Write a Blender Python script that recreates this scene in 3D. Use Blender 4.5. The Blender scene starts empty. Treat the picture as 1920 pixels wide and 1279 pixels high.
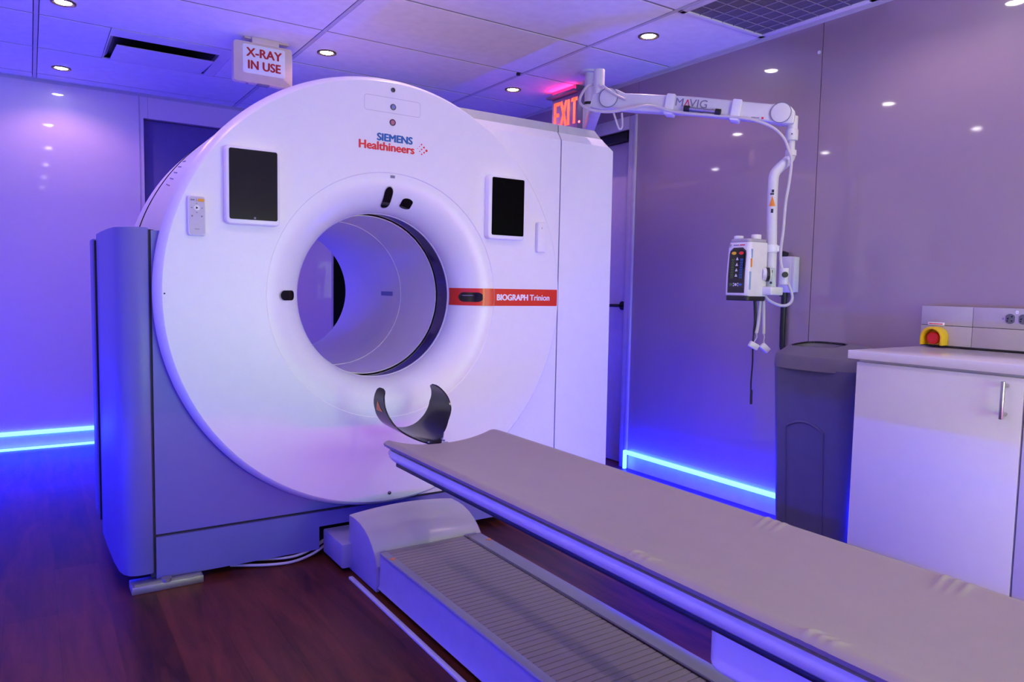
import bpy, bmesh, math, random
from mathutils import Vector, Matrix, Euler
random.seed(4)
S = bpy.context.scene
COL = S.collection
PI = math.pi
# ------------------------------------------------------------------ camera
cam_d = bpy.data.cameras.new('camera')
cam = bpy.data.objects.new('camera', cam_d); COL.objects.link(cam)
cam.location = (-1.25073, -2.80860, 1.12841)
cam.rotation_euler = (1.49604405, -0.0196307871, -0.583289625)
cam_d.sensor_fit = 'HORIZONTAL'; cam_d.sensor_width = 36.0
cam_d.lens = 1364.90753 * 36.0 / 1920.0
cam_d.clip_start = 0.02; cam_d.clip_end = 60
S.camera = cam
# ------------------------------------------------------------------ world / exposure
w = bpy.data.worlds.new('world'); S.world = w; w.use_nodes = True
w.node_tree.nodes['Background'].inputs[0].default_value = (0.02, 0.015, 0.05, 1)
w.node_tree.nodes['Background'].inputs[1].default_value = 0.2
S.view_settings.view_transform = 'Standard'
S.view_settings.look = 'None'
S.view_settings.gamma = 1.0
S.view_settings.exposure = 0.0
S.view_settings.use_curve_mapping = False
try:
    S.cycles.max_bounces = 8; S.cycles.diffuse_bounces = 5; S.cycles.glossy_bounces = 4
    S.cycles.sample_clamp_indirect = 6.0; S.cycles.caustics_reflective = False
except Exception: pass
# strengths of the room's lamps and of two added fill lights
DOWN_W = 5.6                      # each recessed downlight
DOWN_COL = (1.0, 0.46, 0.72)
DOWN_COL_FRONT = (1.0, 0.74, 0.82)   # the lamps nearer the camera are whiter
LED_DOOR = ((0.0016, 0.0062, 1.0), 240.0)      # strip under the panels by the door
LED_BACK = ((0.0030, 0.0110, 1.0), 135.0)      # strips at the back wall
LED_SIDE = ((0.0030, 0.0100, 1.0), 136.0)      # strip at the far side wall
LED_FILL = ((0.95, 0.004, 0.85), 330.0)        # added violet fill strip, unseen on the wall facing the scanner
FILL_GLOW = ((0.60, 0.90, 0.45), 10.0)              # added glowing panel behind the camera, frontal fill

# ------------------------------------------------------------------ materials
def mat(name, col, rough=0.4, metal=0.0, coat=0.0, emit=None, es=0.0, var=0.04, vscale=18.0, spec=0.5, bump=0.0, bscale=300.0):
    m = bpy.data.materials.new(name); m.use_nodes = True
    nt = m.node_tree; b = nt.nodes['Principled BSDF']
    b.inputs['Roughness'].default_value = rough
    b.inputs['Metallic'].default_value = metal
    b.inputs['Specular IOR Level'].default_value = spec
    if coat: b.inputs['Coat Weight'].default_value = coat; b.inputs['Coat Roughness'].default_value = 0.045
    tc = nt.nodes.new('ShaderNodeTexCoord')
    n = nt.nodes.new('ShaderNodeTexNoise'); n.inputs['Scale'].default_value = vscale; n.inputs['Detail'].default_value = 3
    nt.links.new(tc.outputs['Object'], n.inputs['Vector'])
    r = nt.nodes.new('ShaderNodeValToRGB')
    r.color_ramp.elements[0].position = 0.3; r.color_ramp.elements[1].position = 0.7
    r.color_ramp.elements[0].color = tuple(c*(1-var) for c in col) + (1,)
    r.color_ramp.elements[1].color = tuple(min(1, c*(1+var)) for c in col) + (1,)
    nt.links.new(n.outputs['Fac'], r.inputs['Fac']); nt.links.new(r.outputs['Color'], b.inputs['Base Color'])
    if emit:
        b.inputs['Emission Color'].default_value = tuple(emit) + (1,); b.inputs['Emission Strength'].default_value = es
    if bump:
        n2 = nt.nodes.new('ShaderNodeTexNoise'); n2.inputs['Scale'].default_value = bscale
        nt.links.new(tc.outputs['Object'], n2.inputs['Vector'])
        bp = nt.nodes.new('ShaderNodeBump'); bp.inputs['Strength'].default_value = bump; bp.inputs['Distance'].default_value = 0.002
        nt.links.new(n2.outputs['Fac'], bp.inputs['Height']); nt.links.new(bp.outputs['Normal'], b.inputs['Normal'])
    return m
def floor_mat():
    m = bpy.data.materials.new('wood_vinyl'); m.use_nodes = True
    nt = m.node_tree; b = nt.nodes['Principled BSDF']; L = nt.links
    tc = nt.nodes.new('ShaderNodeTexCoord')
    mp = nt.nodes.new('ShaderNodeMapping'); mp.inputs['Rotation'].default_value = (0, 0, PI/2); L.new(tc.outputs['Object'], mp.inputs['Vector'])
    br = nt.nodes.new('ShaderNodeTexBrick'); br.inputs['Scale'].default_value = 1.0
    br.inputs['Brick Width'].default_value = 1.2; br.inputs['Row Height'].default_value = 0.15
    br.inputs['Mortar Size'].default_value = 0.0015; br.inputs['Mortar Smooth'].default_value = 0.3; br.offset = 0.37
    br.inputs['Color1'].default_value = (0.0, 0.0, 0.0, 1); br.inputs['Color2'].default_value = (1, 1, 1, 1); br.inputs['Mortar'].default_value = (0.2, 0.2, 0.2, 1)
    L.new(mp.outputs['Vector'], br.inputs['Vector'])
    m2 = nt.nodes.new('ShaderNodeMapping'); m2.inputs['Scale'].default_value = (9, 1.1, 1); L.new(tc.outputs['Object'], m2.inputs['Vector'])
    n = nt.nodes.new('ShaderNodeTexNoise'); n.inputs['Scale'].default_value = 2.2; n.inputs['Detail'].default_value = 7; n.inputs['Roughness'].default_value = 0.65; n.inputs['Distortion'].default_value = 0.6
    L.new(m2.outputs['Vector'], n.inputs['Vector'])
    mx = nt.nodes.new('ShaderNodeMath'); mx.operation = 'MULTIPLY_ADD'; mx.inputs[1].default_value = 0.24
    L.new(br.outputs['Color'], mx.inputs[0]); L.new(n.outputs['Fac'], mx.inputs[2])
    r = nt.nodes.new('ShaderNodeValToRGB'); e = r.color_ramp.elements
    e[0].position = 0.34; e[0].color = (0.016, 0.0030, 0.0020, 1)
    e[1].position = 0.85; e[1].color = (0.150, 0.033, 0.015, 1)
    L.new(mx.outputs[0], r.inputs['Fac']); L.new(r.outputs['Color'], b.inputs['Base Color'])
    b.inputs['Roughness'].default_value = 0.40; b.inputs['Specular IOR Level'].default_value = 0.2
    bp = nt.nodes.new('ShaderNodeBump'); bp.inputs['Strength'].default_value = 0.12; bp.inputs['Distance'].default_value = 0.002
    L.new(n.outputs['Fac'], bp.inputs['Height']); L.new(bp.outputs['Normal'], b.inputs['Normal'])
    return m
M = {}
M['floor'] = floor_mat()
M['ceiling'] = mat('ceiling_tile', (0.80, 0.78, 0.78), 0.8, bump=0.15, bscale=500)
M['tbar'] = mat('ceiling_bar', (0.55, 0.53, 0.56), 0.5)
M['tbar_dark'] = mat('ceiling_cross_bar', (0.20, 0.18, 0.20), 0.6)
M['seam'] = mat('dark_seam', (0.03, 0.028, 0.035), 0.7)
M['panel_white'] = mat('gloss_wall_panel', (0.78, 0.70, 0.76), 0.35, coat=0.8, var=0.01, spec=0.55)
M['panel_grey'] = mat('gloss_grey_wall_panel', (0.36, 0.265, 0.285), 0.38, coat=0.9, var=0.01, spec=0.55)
M['trim'] = mat('wall_trim', (0.55, 0.50, 0.54), 0.3)
M['base'] = mat('baseboard_white', (0.75, 0.74, 0.76), 0.4)
M['door'] = mat('door_grey', (0.58, 0.50, 0.54), 0.35)
M['door_blue'] = mat('door_dark_gloss', (0.15, 0.13, 0.32), 0.08)
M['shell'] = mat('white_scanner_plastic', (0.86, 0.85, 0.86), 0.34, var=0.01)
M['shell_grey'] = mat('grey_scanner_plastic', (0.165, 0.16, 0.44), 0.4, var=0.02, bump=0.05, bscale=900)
M['cap_grey'] = mat('light_grey_cap', (0.52, 0.52, 0.55), 0.45)
M['liner'] = mat('bore_liner_plastic', (0.88, 0.84, 0.88), 0.3, var=0.01)
M['gap'] = mat('bore_gap_gloss', (0.035, 0.025, 0.05), 0.08)
M['black'] = mat('black_gloss', (0.006, 0.006, 0.007), 0.06)
M['screen'] = mat('dark_screen', (0.010, 0.011, 0.010), 0.12, spec=0.35)
M['screen_off'] = mat('black_screen', (0.0015, 0.0015, 0.0015), 0.3, spec=0.05)
M['blackrub'] = mat('black_rubber', (0.012, 0.012, 0.013), 0.5)
M['carbon'] = mat('black_carbon_shell', (0.010, 0.010, 0.009), 0.16)
M['red'] = mat('red_stripe', (0.72, 0.030, 0.008), 0.35, var=0.02)
M['orange'] = mat('stripe_orange', (0.85, 0.24, 0.05), 0.4)
M['ink_white'] = mat('white_ink', (0.9, 0.9, 0.9), 0.4)
M['ink_blue'] = mat('blue_ink', (0.01, 0.13, 0.42), 0.4)
M['ink_red'] = mat('red_ink', (0.80, 0.012, 0.03), 0.4)
M['ink_black'] = mat('black_ink', (0.02, 0.02, 0.025), 0.5)
M['ink_grey'] = mat('grey_ink', (0.22, 0.20, 0.28), 0.5)
M['button_dark'] = mat('button_dark', (0.05, 0.05, 0.075), 0.3)
M['button_blue'] = mat('button_blue', (0.20, 0.22, 0.48), 0.3)
M['button_pink'] = mat('button_pink', (0.45, 0.16, 0.24), 0.3)
M['button_maroon'] = mat('button_maroon', (0.10, 0.02, 0.06), 0.3)
M['remote'] = mat('remote_grey', (0.60, 0.55, 0.62), 0.4)
M['amber'] = mat('amber_button', (0.85, 0.36, 0.02), 0.4)
M['metal'] = mat('brushed_metal', (0.55, 0.54, 0.53), 0.3, metal=1.0)
M['steel_foot'] = mat('foot_steel', (0.42, 0.40, 0.38), 0.45, metal=0.8)
M['bronze'] = mat('bronze_ring', (0.16, 0.10, 0.07), 0.35, metal=0.7)
M['cushion'] = mat('cushion_vinyl', (0.34, 0.29, 0.285), 0.5, var=0.02, bump=0.06, bscale=700)
M['pallet'] = mat('pallet_white', (0.72, 0.72, 0.74), 0.28)
M['pallet_dark'] = mat('pallet_dark', (0.02, 0.02, 0.025), 0.5)
M['hood'] = mat('table_hood_grey', (0.50, 0.49, 0.50), 0.22, var=0.01)
M['hood_lip'] = mat('hood_lip_green_reflection', (0.42, 0.66, 0.36), 0.3)  # green reflection put into the lip's colour
M['tbase'] = mat('table_base_grey', (0.32, 0.29, 0.46), 0.38)
M['trail'] = mat('table_rail_grey', (0.33, 0.34, 0.36), 0.4)
M['cab'] = mat('cabinet_white', (0.80, 0.77, 0.86), 0.3, var=0.01)
M['worktop'] = mat('worktop_white', (0.88, 0.86, 0.87), 0.14, var=0.01)
M['bin'] = mat('bin_grey', (0.115, 0.11, 0.21), 0.55, bump=0.1, bscale=600)
M['binlid'] = mat('bin_lid_grey', (0.17, 0.155, 0.20), 0.5, bump=0.1, bscale=600)
M['raceway'] = mat('raceway_lilac_grey', (0.47, 0.42, 0.44), 0.3)
M['yellow'] = mat('guard_yellow', (0.85, 0.55, 0.01), 0.35)
M['redbtn'] = mat('button_red', (0.70, 0.012, 0.012), 0.3)
M['outlet'] = mat('outlet_grey', (0.12, 0.12, 0.12), 0.4)
M['arm'] = mat('arm_white', (0.70, 0.68, 0.70), 0.35)
M['clip'] = mat('clip_translucent_white', (0.84, 0.82, 0.87), 0.3)
M['cable'] = mat('cable_white', (0.62, 0.57, 0.58), 0.45)
M['injector'] = mat('injector_white', (0.80, 0.77, 0.79), 0.33)
M['smoke'] = mat('grey_clear_lid', (0.42, 0.39, 0.43), 0.2)
M['bezel'] = mat('injector_bezel', (0.05, 0.035, 0.04), 0.3)
M['key_yel'] = mat('key_yellow', (0.80, 0.45, 0.02), 0.4, emit=(0.8, 0.4, 0.02), es=0.12)
M['key_red'] = mat('key_red', (0.75, 0.02, 0.02), 0.4, emit=(0.8, 0.02, 0.02), es=0.15)
M['key_green'] = mat('key_green', (0.10, 0.22, 0.02), 0.4)
M['key_blue'] = mat('key_blue', (0.03, 0.12, 0.5), 0.4, emit=(0.02, 0.1, 0.5), es=0.15)
M['key_white'] = mat('key_white', (0.75, 0.75, 0.8), 0.4)
M['sign'] = mat('sign_beige', (0.72, 0.60, 0.50), 0.45)
M['signface'] = mat('sign_face', (0.70, 0.70, 0.78), 0.35, emit=(0.8, 0.8, 1.0), es=0.1)
M['signred'] = mat('sign_red', (0.50, 0.012, 0.010), 0.45)
M['acrylic'] = mat('exit_acrylic', (0.42, 0.22, 0.38), 0.35, spec=0.2)
M['exit'] = mat('exit_letters', (0.9, 0.05, 0.02), 0.4, emit=(1.0, 0.075, 0.03), es=2.2)
M['exitglow'] = mat('exit_lamp', (0.9, 0.05, 0.05), 0.4, emit=(1.0, 0.02, 0.16), es=26.0)
M['exitbox'] = mat('exit_housing', (0.16, 0.15, 0.22), 0.4)
M['pilot'] = mat('pilot_lamp', (1, 0.05, 0.05), 0.3, emit=(1.0, 0.05, 0.06), es=12.0)
M['lens'] = mat('downlight_lens', (1, 1, 1), 0.3, emit=(1.0, 0.93, 0.90), es=70.0)
for q_, (c_, e_) in dict(door=LED_DOOR, back=LED_BACK, side=LED_SIDE, front=LED_FILL).items(): M['led_'+q_] = mat('led_strip_glow_'+q_, (0.6, 0.6, 0.9), 0.4, emit=c_, es=e_)
M['fill_light'] = mat('fill_panel_glow', (0.5, 0.5, 0.5), 0.2, emit=FILL_GLOW[0], es=FILL_GLOW[1])  # glow of the added fill panel
M['grille'] = mat('grille_dark', (0.12, 0.115, 0.15), 0.6, var=0.15, vscale=60)
M['wire'] = mat('grille_wire', (0.30, 0.28, 0.36), 0.5)
M['vent_white'] = mat('vent_white', (0.74, 0.72, 0.75), 0.45)
M['silver'] = mat('silver_label', (0.45, 0.50, 0.52), 0.35)
M['warn'] = mat('warning_orange', (0.90, 0.28, 0.02), 0.4)
M['ink_lblue'] = mat('label_blue', (0.30, 0.45, 0.65), 0.4)

# ------------------------------------------------------------------ mesh helpers
class B:
    def __init__(s): s.bm = bmesh.new()
    def add(s, tmp, mx=None):
        if mx is not None: bmesh.ops.transform(tmp, matrix=mx, verts=tmp.verts)
        me = bpy.data.meshes.new('t'); tmp.to_mesh(me); tmp.free(); s.bm.from_mesh(me); bpy.data.meshes.remove(me); return s
    def box(s, x0, x1, y0, y1, z0, z1, bev=0.0, seg=2, mx=None):
        t = bmesh.new()
        bmesh.ops.create_cube(t, size=1.0, matrix=Matrix.Translation(((x0+x1)/2, (y0+y1)/2, (z0+z1)/2)) @ Matrix.Diagonal((abs(x1-x0), abs(y1-y0), abs(z1-z0), 1)))
        if bev: bmesh.ops.bevel(t, geom=t.edges[:], offset=bev, segments=seg, profile=0.5, affect='EDGES')
        return s.add(t, mx)
    def prism(s, pts, axis, a, b, bev=0.0, mx=None, seg=2):
        """polygon pts in the plane across AXIS, swept from a to b"""
        t = bmesh.new()
        def P(p, c): return {'x': (c, p[0], p[1]), 'y': (p[0], c, p[1]), 'z': (p[0], p[1], c)}[axis]
        v0 = [t.verts.new(P(p, a)) for p in pts]; v1 = [t.verts.new(P(p, b)) for p in pts]
        n = len(pts)
        t.faces.new(v0); t.faces.new(v1[::-1])
        for i in range(n): t.faces.new((v0[i], v1[i], v1[(i+1) % n], v0[(i+1) % n]))
        bmesh.ops.recalc_face_normals(t, faces=t.faces)
        if bev:
            ed = [e for e in t.edges if e.calc_face_angle(0) > 0.6]
            bmesh.ops.bevel(t, geom=ed, offset=bev, segments=seg, profile=0.5, affect='EDGES')
        return s.add(t, mx)
    def lathe(s, prof, c=(0, 0), n=128, a0=0.0, a1=2*PI, axis='y', closed=False, mx=None):
        """prof: [(r, h)] turned about an axis; y axis: centre c = (x, z); z axis: centre c = (x, y)"""
        t = bmesh.new(); full = abs(a1-a0-2*PI) < 1e-6
        k = n if full else n+1; rings = []
        for (r, h) in prof:
            ring = []
            for i in range(k):
                a = a0+(a1-a0)*i/n
                p = (c[0]+r*math.cos(a), h, c[1]+r*math.sin(a)) if axis == 'y' else (c[0]+r*math.cos(a), c[1]+r*math.sin(a), h)
                ring.append(t.verts.new(p))
            rings.append(ring)
        m = len(rings)
        for j in range(m if closed else m-1):
            A = rings[j]; Bq = rings[(j+1) % m]
            for i in range(k if full else k-1):
                q = (A[i], A[(i+1) % k], Bq[(i+1) % k], Bq[i])
                t.faces.new(q)
        bmesh.ops.remove_doubles(t, verts=t.verts, dist=1e-6)
        bmesh.ops.recalc_face_normals(t, faces=t.faces)
        return s.add(t, mx)
    def tube(s, pts, r, n=10, caps=True, mx=None, sub=0):
        pts = [Vector(p) for p in pts]
        if sub:
            q = []
            for i in range(len(pts)-1):
                p0 = pts[max(0, i-1)]; p1 = pts[i]; p2 = pts[i+1]; p3 = pts[min(len(pts)-1, i+2)]
                for k in range(sub):
                    u = k/sub
                    q.append(0.5*((2*p1)+(p2-p0)*u+(2*p0-5*p1+4*p2-p3)*u*u+(3*p1-p0-3*p2+p3)*u**3))
            q.append(pts[-1]); pts = q
        rr = r if isinstance(r, (list, tuple)) else [r]*len(pts)
        if len(rr) != len(pts): rr = [rr[min(len(rr)-1, int(i*len(rr)/len(pts)))] for i in range(len(pts))]
        t = bmesh.new(); rings = []; prev = None
        for i, p in enumerate(pts):
            d = (pts[min(i+1, len(pts)-1)]-pts[max(i-1, 0)]).normalized()
            if prev is None:
                a = d.orthogonal().normalized()
            else:
                a = (prev - d*prev.dot(d)).normalized()
            prev = a; b = d.cross(a)
            rings.append([t.verts.new(p + (a*math.cos(2*PI*k/n)+b*math.sin(2*PI*k/n))*rr[i]) for k in range(n)])
        for i in range(len(rings)-1):
            for k in range(n): t.faces.new((rings[i][k], rings[i][(k+1) % n], rings[i+1][(k+1) % n], rings[i+1][k]))
        if caps: t.faces.new(rings[0][::-1]); t.faces.new(rings[-1])
        bmesh.ops.recalc_face_normals(t, faces=t.faces)
        return s.add(t, mx)
    def cyl(s, p0, p1, r, r1=None, n=32, bev=0.0, mx=None):
        p0 = Vector(p0); p1 = Vector(p1); d = p1-p0
        t = bmesh.new()
        bmesh.ops.create_cone(t, cap_ends=True, segments=n, radius1=r, radius2=r if r1 is None else r1, depth=d.length)
        if bev:
            ed = [e for e in t.edges if e.calc_face_angle(0) > 1.0]
            bmesh.ops.bevel(t, geom=ed, offset=bev, segments=2, profile=0.5, affect='EDGES')
        q = Vector((0, 0, 1)).rotation_difference(d.normalized()).to_matrix().to_4x4()
        bmesh.ops.transform(t, matrix=Matrix.Translation((p0+p1)/2) @ q, verts=t.verts)
        return s.add(t, mx)
    def grid(s, fn, us, vs, mx=None):
        t = bmesh.new(); V = [[t.verts.new(fn(u, v)) for v in vs] for u in us]
        for i in range(len(us)-1):
            for j in range(len(vs)-1): t.faces.new((V[i][j], V[i+1][j], V[i+1][j+1], V[i][j+1]))
        return s.add(t, mx)
    def shell(s, fo, fi, us, vs, mx=None):
        """closed sheet between an outer and an inner surface"""
        t = bmesh.new()
        A = [[t.verts.new(fo(u, v)) for v in vs] for u in us]; C = [[t.verts.new(fi(u, v)) for v in vs] for u in us]
        nu, nv = len(us), len(vs)
        for i in range(nu-1):
            for j in range(nv-1):
                t.faces.new((A[i][j], A[i+1][j], A[i+1][j+1], A[i][j+1])); t.faces.new((C[i][j], C[i][j+1], C[i+1][j+1], C[i+1][j]))
        for i in range(nu-1):
            for j in (0, nv-1): t.faces.new((A[i][j], A[i+1][j], C[i+1][j], C[i][j]))
        for j in range(nv-1):
            for i in (0, nu-1): t.faces.new((A[i][j], A[i][j+1], C[i][j+1], C[i][j]))
        bmesh.ops.recalc_face_normals(t, faces=t.faces)
        return s.add(t, mx)
    def text(s, body, size, mx, ext=0.0006, align='CENTER', bold=0.0, sx=1.0, font=None):
        cu = bpy.data.curves.new('txt', 'FONT'); cu.body = body; cu.size = size; cu.extrude = ext; 
        cu.align_x = align; cu.align_y = 'CENTER'; cu.resolution_u = 4
        o = bpy.data.objects.new('txt', cu); COL.objects.link(o)
        bpy.context.view_layer.update()
        dg = bpy.context.evaluated_depsgraph_get()
        me = bpy.data.meshes.new_from_object(o.evaluated_get(dg))
        me.transform(Matrix.Diagonal((sx, 1, 1, 1)))
        for k in ((0, 0, 0),) if not bold else ((-bold, 0, 0), (bold, 0, 0.00012), (0, bold*0.6, 0.00024), (0, -bold*0.6, 0.00036)):
            m2 = me.copy(); m2.transform(mx @ Matrix.Translation(k)); s.bm.from_mesh(m2); bpy.data.meshes.remove(m2)
        bpy.data.objects.remove(o); bpy.data.curves.remove(cu); bpy.data.meshes.remove(me)
        return s
def dashes(widths, gap, h, mx):
    b = B(); x = 0.0
    for w_ in widths:
        b.box(x, x+w_, -h/2, h/2, 0.0, 0.0006, mx=mx); x += w_+gap
    return b
def world_loc(o):
    v = Vector((0, 0, 0))
    while o: v += o.location; o = o.parent
    return v
def obj(name, b, m, parent=None, at=None, angle=32, label=None):
    """links one mesh object; vertices are given in world space"""
    bm = b.bm
    off = world_loc(parent) if parent else Vector((0, 0, 0))
    loc = Vector(at) if at else (Vector((0, 0, 0)))
    if at is None and parent is None:
        zs = [v.co for v in bm.verts]
        loc = Vector(((min(p.x for p in zs)+max(p.x for p in zs))/2, (min(p.y for p in zs)+max(p.y for p in zs))/2, min(p.z for p in zs)))
    if parent: loc = Vector((0, 0, 0))
    bmesh.ops.translate(bm, vec=-(off+loc), verts=bm.verts)
    me = bpy.data.meshes.new(name); bm.to_mesh(me); bm.free()
    for p in me.polygons: p.use_smooth = True
    me.set_sharp_from_angle(angle=math.radians(angle))
    o = bpy.data.objects.new(name, me); COL.objects.link(o); o.location = loc
    for q in (m if isinstance(m, (list, tuple)) else [m]): me.materials.append(M[q])
    if parent: o.parent = parent
    if label: o['label'] = label
    return o
def tag(o, label, cat, group=None):
    o['label'] = label; o['category'] = cat
    if group: o['group'] = group
    return o
def thing(name, label, cat, loc=(0, 0, 0), group=None):
    o = bpy.data.objects.new(name, None); COL.objects.link(o); o.location = loc; o.empty_display_size = 0.1
    return tag(o, label, cat, group)
def struct(name, b, m, parent=None):
    o = obj(name, b, m, parent, at=(0, 0, 0) if parent is None else None)
    if parent is None: o['kind'] = 'structure'
    return o
FY = Matrix(((1, 0, 0, 0), (0, 0, -1, 0), (0, 1, 0, 0), (0, 0, 0, 1)))       # lettering on a face that looks towards -y
FX = Matrix(((0, 0, -1, 0), (-1, 0, 0, 0), (0, 1, 0, 0), (0, 0, 0, 1)))      # lettering on a face that looks towards -x
def T(x, y, z): return Matrix.Translation((x, y, z))
def arc(cx, cz, r, a0, a1, n): return [(cx+r*math.cos(math.radians(a0+(a1-a0)*i/n)), cz+r*math.sin(math.radians(a0+(a1-a0)*i/n))) for i in range(n+1)]
def rrect(x0, x1, z0, z1, r, n=6):
    return arc(x1-r, z1-r, r, 0, 90, n)+arc(x0+r, z1-r, r, 90, 180, n)+arc(x0+r, z0+r, r, 180, 270, n)+arc(x1-r, z0+r, r, 270, 360, n)

# ------------------------------------------------------------------ the room
XL, XR, YB, YF, ZC = -2.40, 1.86, 2.88, -4.40, 2.40
struct('floor', B().box(XL-0.1, XR+0.4, YF-0.1, YB+0.3, -0.08, 0.0), 'floor')
# ceiling: tiles with shadow lines between them, main bars along y
def make_ceiling():
    b = B(); b.box(XL-0.1, XR+0.3, YF-0.1, YB+0.2, ZC+0.03, ZC+0.12)
    xs = [XL-0.1, -1.195, 0.025, 1.245, XR+0.1]; ys = [YF, -4.04, -3.425, -2.81, -2.195, -1.58, -0.965, -0.345, 0.28, 0.895, 1.51, 2.12, 2.735, YB+0.05]
    return b, xs, ys
cb, cxs, cys = make_ceiling()
ceil = struct('ceiling', cb, 'seam')
tb = B()
for i in range(len(cxs)-1):
    for j in range(len(cys)-1):
        a, c, d, e = cxs[i]+0.013, cxs[i+1]-0.013, cys[j]+0.0085, cys[j+1]-0.0085
        if i == 3 and j == 6: continue                      # the return air grille fills this bay
        if i == 1 and j == 10:                              # the diffuser sits in part of this bay
            tb.box(a, -0.875, d, e, ZC, ZC+0.006, 0.001, 1); tb.box(-0.262, c, d, e, ZC, ZC+0.006, 0.001, 1); continue
        if i == 2 and j == 8:
            tb.box(a, c, d, e, ZC, ZC+0.006, 0.001, 1); continue
        tb.box(a, c, d, e, ZC, ZC+0.006, 0.001, 1)
obj('tiles', tb, 'ceiling', ceil)
bb = B()
for x in cxs[1:-1]:
    bb.box(x-0.0095, x+0.0095, YF, YB, ZC-0.002, ZC+0.003, 0.0008, 1)
obj('main_bars', bb, 'tbar', ceil)
xb = B()
for y in cys[1:-1]: xb.box(XL, XR, y-0.009, y+0.009, ZC+0.003, ZC+0.0045)
obj('cross_bars', xb, 'tbar_dark', ceil)
# edge angle along the walls
struct('trim_1', B().box(XR-0.022, XR, YF, YB, ZC-0.006, ZC+0.002).box(XR-0.004, XR, YF, YB, ZC-0.02, ZC), 'tbar')
struct('trim_2', B().box(XL, XR, YB-0.022, YB, ZC-0.006, ZC+0.002).box(XL, XR, YB-0.004, YB, ZC-0.02, ZC), 'tbar')
# right wall in three gloss panels, doorway beyond the last
wr = B()
wr.box(XR, XR+0.02, -0.683, 0.548, 0.122, ZC+0.02).box(XR, XR+0.02, -3.0, -0.687, 0.122, ZC+0.02).box(XR, XR+0.02, YF, -3.004, 0.122, ZC+0.02)
wr.box(XR, XR+0.02, 0.551, 0.62, 2.195, ZC+0.02)
wr.box(XR, XR+0.02, 0.62, YB, 2.11, ZC+0.02).box(XR, XR+0.02, 1.52, YB, 0.0, 2.115)
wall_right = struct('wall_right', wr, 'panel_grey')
obj('backing', B().box(XR+0.02, XR+0.05, YF-0.1, 0.62, 0, ZC+0.05).box(XR+0.02, XR+0.05, 0.62, 1.55, 2.11, ZC+0.05).box(XR+0.02, XR+0.05, 1.55, YB+0.1, 0, ZC+0.05), 'seam', wall_right)
obj('panel_button', B().cyl((XR-0.003, -0.668, 2.25), (XR+0.001, -0.668, 2.25), 0.008), 'clip', wall_right)
struct('baseboard_right', B().box(XR+0.006, XR+0.02, YF, 0.548, 0.0, 0.1215), 'base')
tr = B().box(XR-0.012, XR+0.03, 0.551, 0.572, 0.0, 2.19, 0.002).box(XR-0.004, XR+0.05, 0.574, 0.622, 0.0, 2.19, 0.002).box(XR-0.004, XR+0.05, 0.623, 1.509, 2.112, 2.19, 0.002).box(XR-0.004, XR+0.05, 1.51, 1.56, 0.0, 2.19, 0.002)
struct('trim_3', tr, 'trim')
d2 = struct('door_2', B().box(XR+0.06, XR+0.10, 0.62, 1.53, 0.004, 2.05, 0.002), 'door')
obj('door_closer', B().box(XR+0.015, XR+0.06, 0.66, 1.0, 2.055, 2.105, 0.004), 'blackrub', d2)
obj('door_jamb', B().box(XR+0.05, XR+0.12, 0.60, 0.622, 0, 2.11).box(XR+0.05, XR+0.12, 0.60, 1.56, 2.11, 2.14).box(XR+0.05, XR+0.12, 1.53, 1.56, 0, 2.14).box(XR+0.10, XR+0.14, 0.60, 1.56, 0, 2.14), 'door', d2)
obj('door_handle', B().tube([(XR+0.058, 0.70, 1.02), (XR+0.02, 0.70, 1.02), (XR+0.015, 0.72, 1.02), (XR+0.015, 0.83, 1.018)], 0.010).cyl((XR+0.052, 0.70, 1.02), (XR+0.062, 0.70, 1.02), 0.028), 'blackrub', d2)
# back wall, opening with a dark sliding door
wb = B()
wb.box(XL-0.05, -0.598, YB, YB+0.02, 0.122, ZC+0.02).box(-0.594, -0.57, YB, YB+0.02, 0.122, ZC+0.02)
wb.box(-0.57, 0.40, YB, YB+0.02, 2.238, ZC+0.02).box(0.40, 0.775, YB, YB+0.02, 0.122, ZC+0.02).box(0.775, XR+0.1, YB, YB+0.02, 2.0, ZC+0.02).box(1.45, XR+0.1, YB, YB+0.02, 0.122, 2.0).box(0.775, 1.45, YB, YB+0.02, 0.122, 0.7)
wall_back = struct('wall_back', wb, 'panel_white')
obj('backing', B().box(XL-0.1, XR+0.2, YB+0.10, YB+0.13, 0, ZC+0.05), 'seam', wall_back)
obj('corner_edge', B().box(-0.600, -0.592, YB-0.003, YB+0.004, 0.122, ZC).box(-0.545, -0.541, YB-0.002, YB+0.004, 2.24, ZC), 'trim', wall_back)
obj('reveal', B().box(-0.575, -0.57, YB+0.02, YB+0.10, 0.0, 2.24).box(-0.57, 0.40, YB+0.02, YB+0.10, 2.238, 2.243).box(0.40, 0.405, YB+0.02, YB+0.10, 0, 2.24), 'panel_white', wall_back)
struct('door_1', B().box(-0.565, 0.395, YB+0.05, YB+0.09, 0.005, 2.234, 0.002), 'door_blue')
w1 = struct('window_1', B().box(0.78, 1.445, YB+0.012, YB+0.02, 0.705, 1.995), 'screen_off')
obj('window_frame', B().box(0.768, 0.782, YB-0.004, YB+0.02, 0.695, 2.005).box(1.443, 1.457, YB-0.004, YB+0.02, 0.695, 2.005).box(0.768, 1.457, YB-0.004, YB+0.02, 1.993, 2.007).box(0.768, 1.457, YB-0.004, YB+0.02, 0.693, 0.707), 'trim', w1)
struct('baseboard_back', B().box(XL, -0.575, YB+0.006, YB+0.02, 0.0, 0.1215).box(0.40, XR, YB+0.006, YB+0.02, 0.0, 0.1215), 'base')
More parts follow.
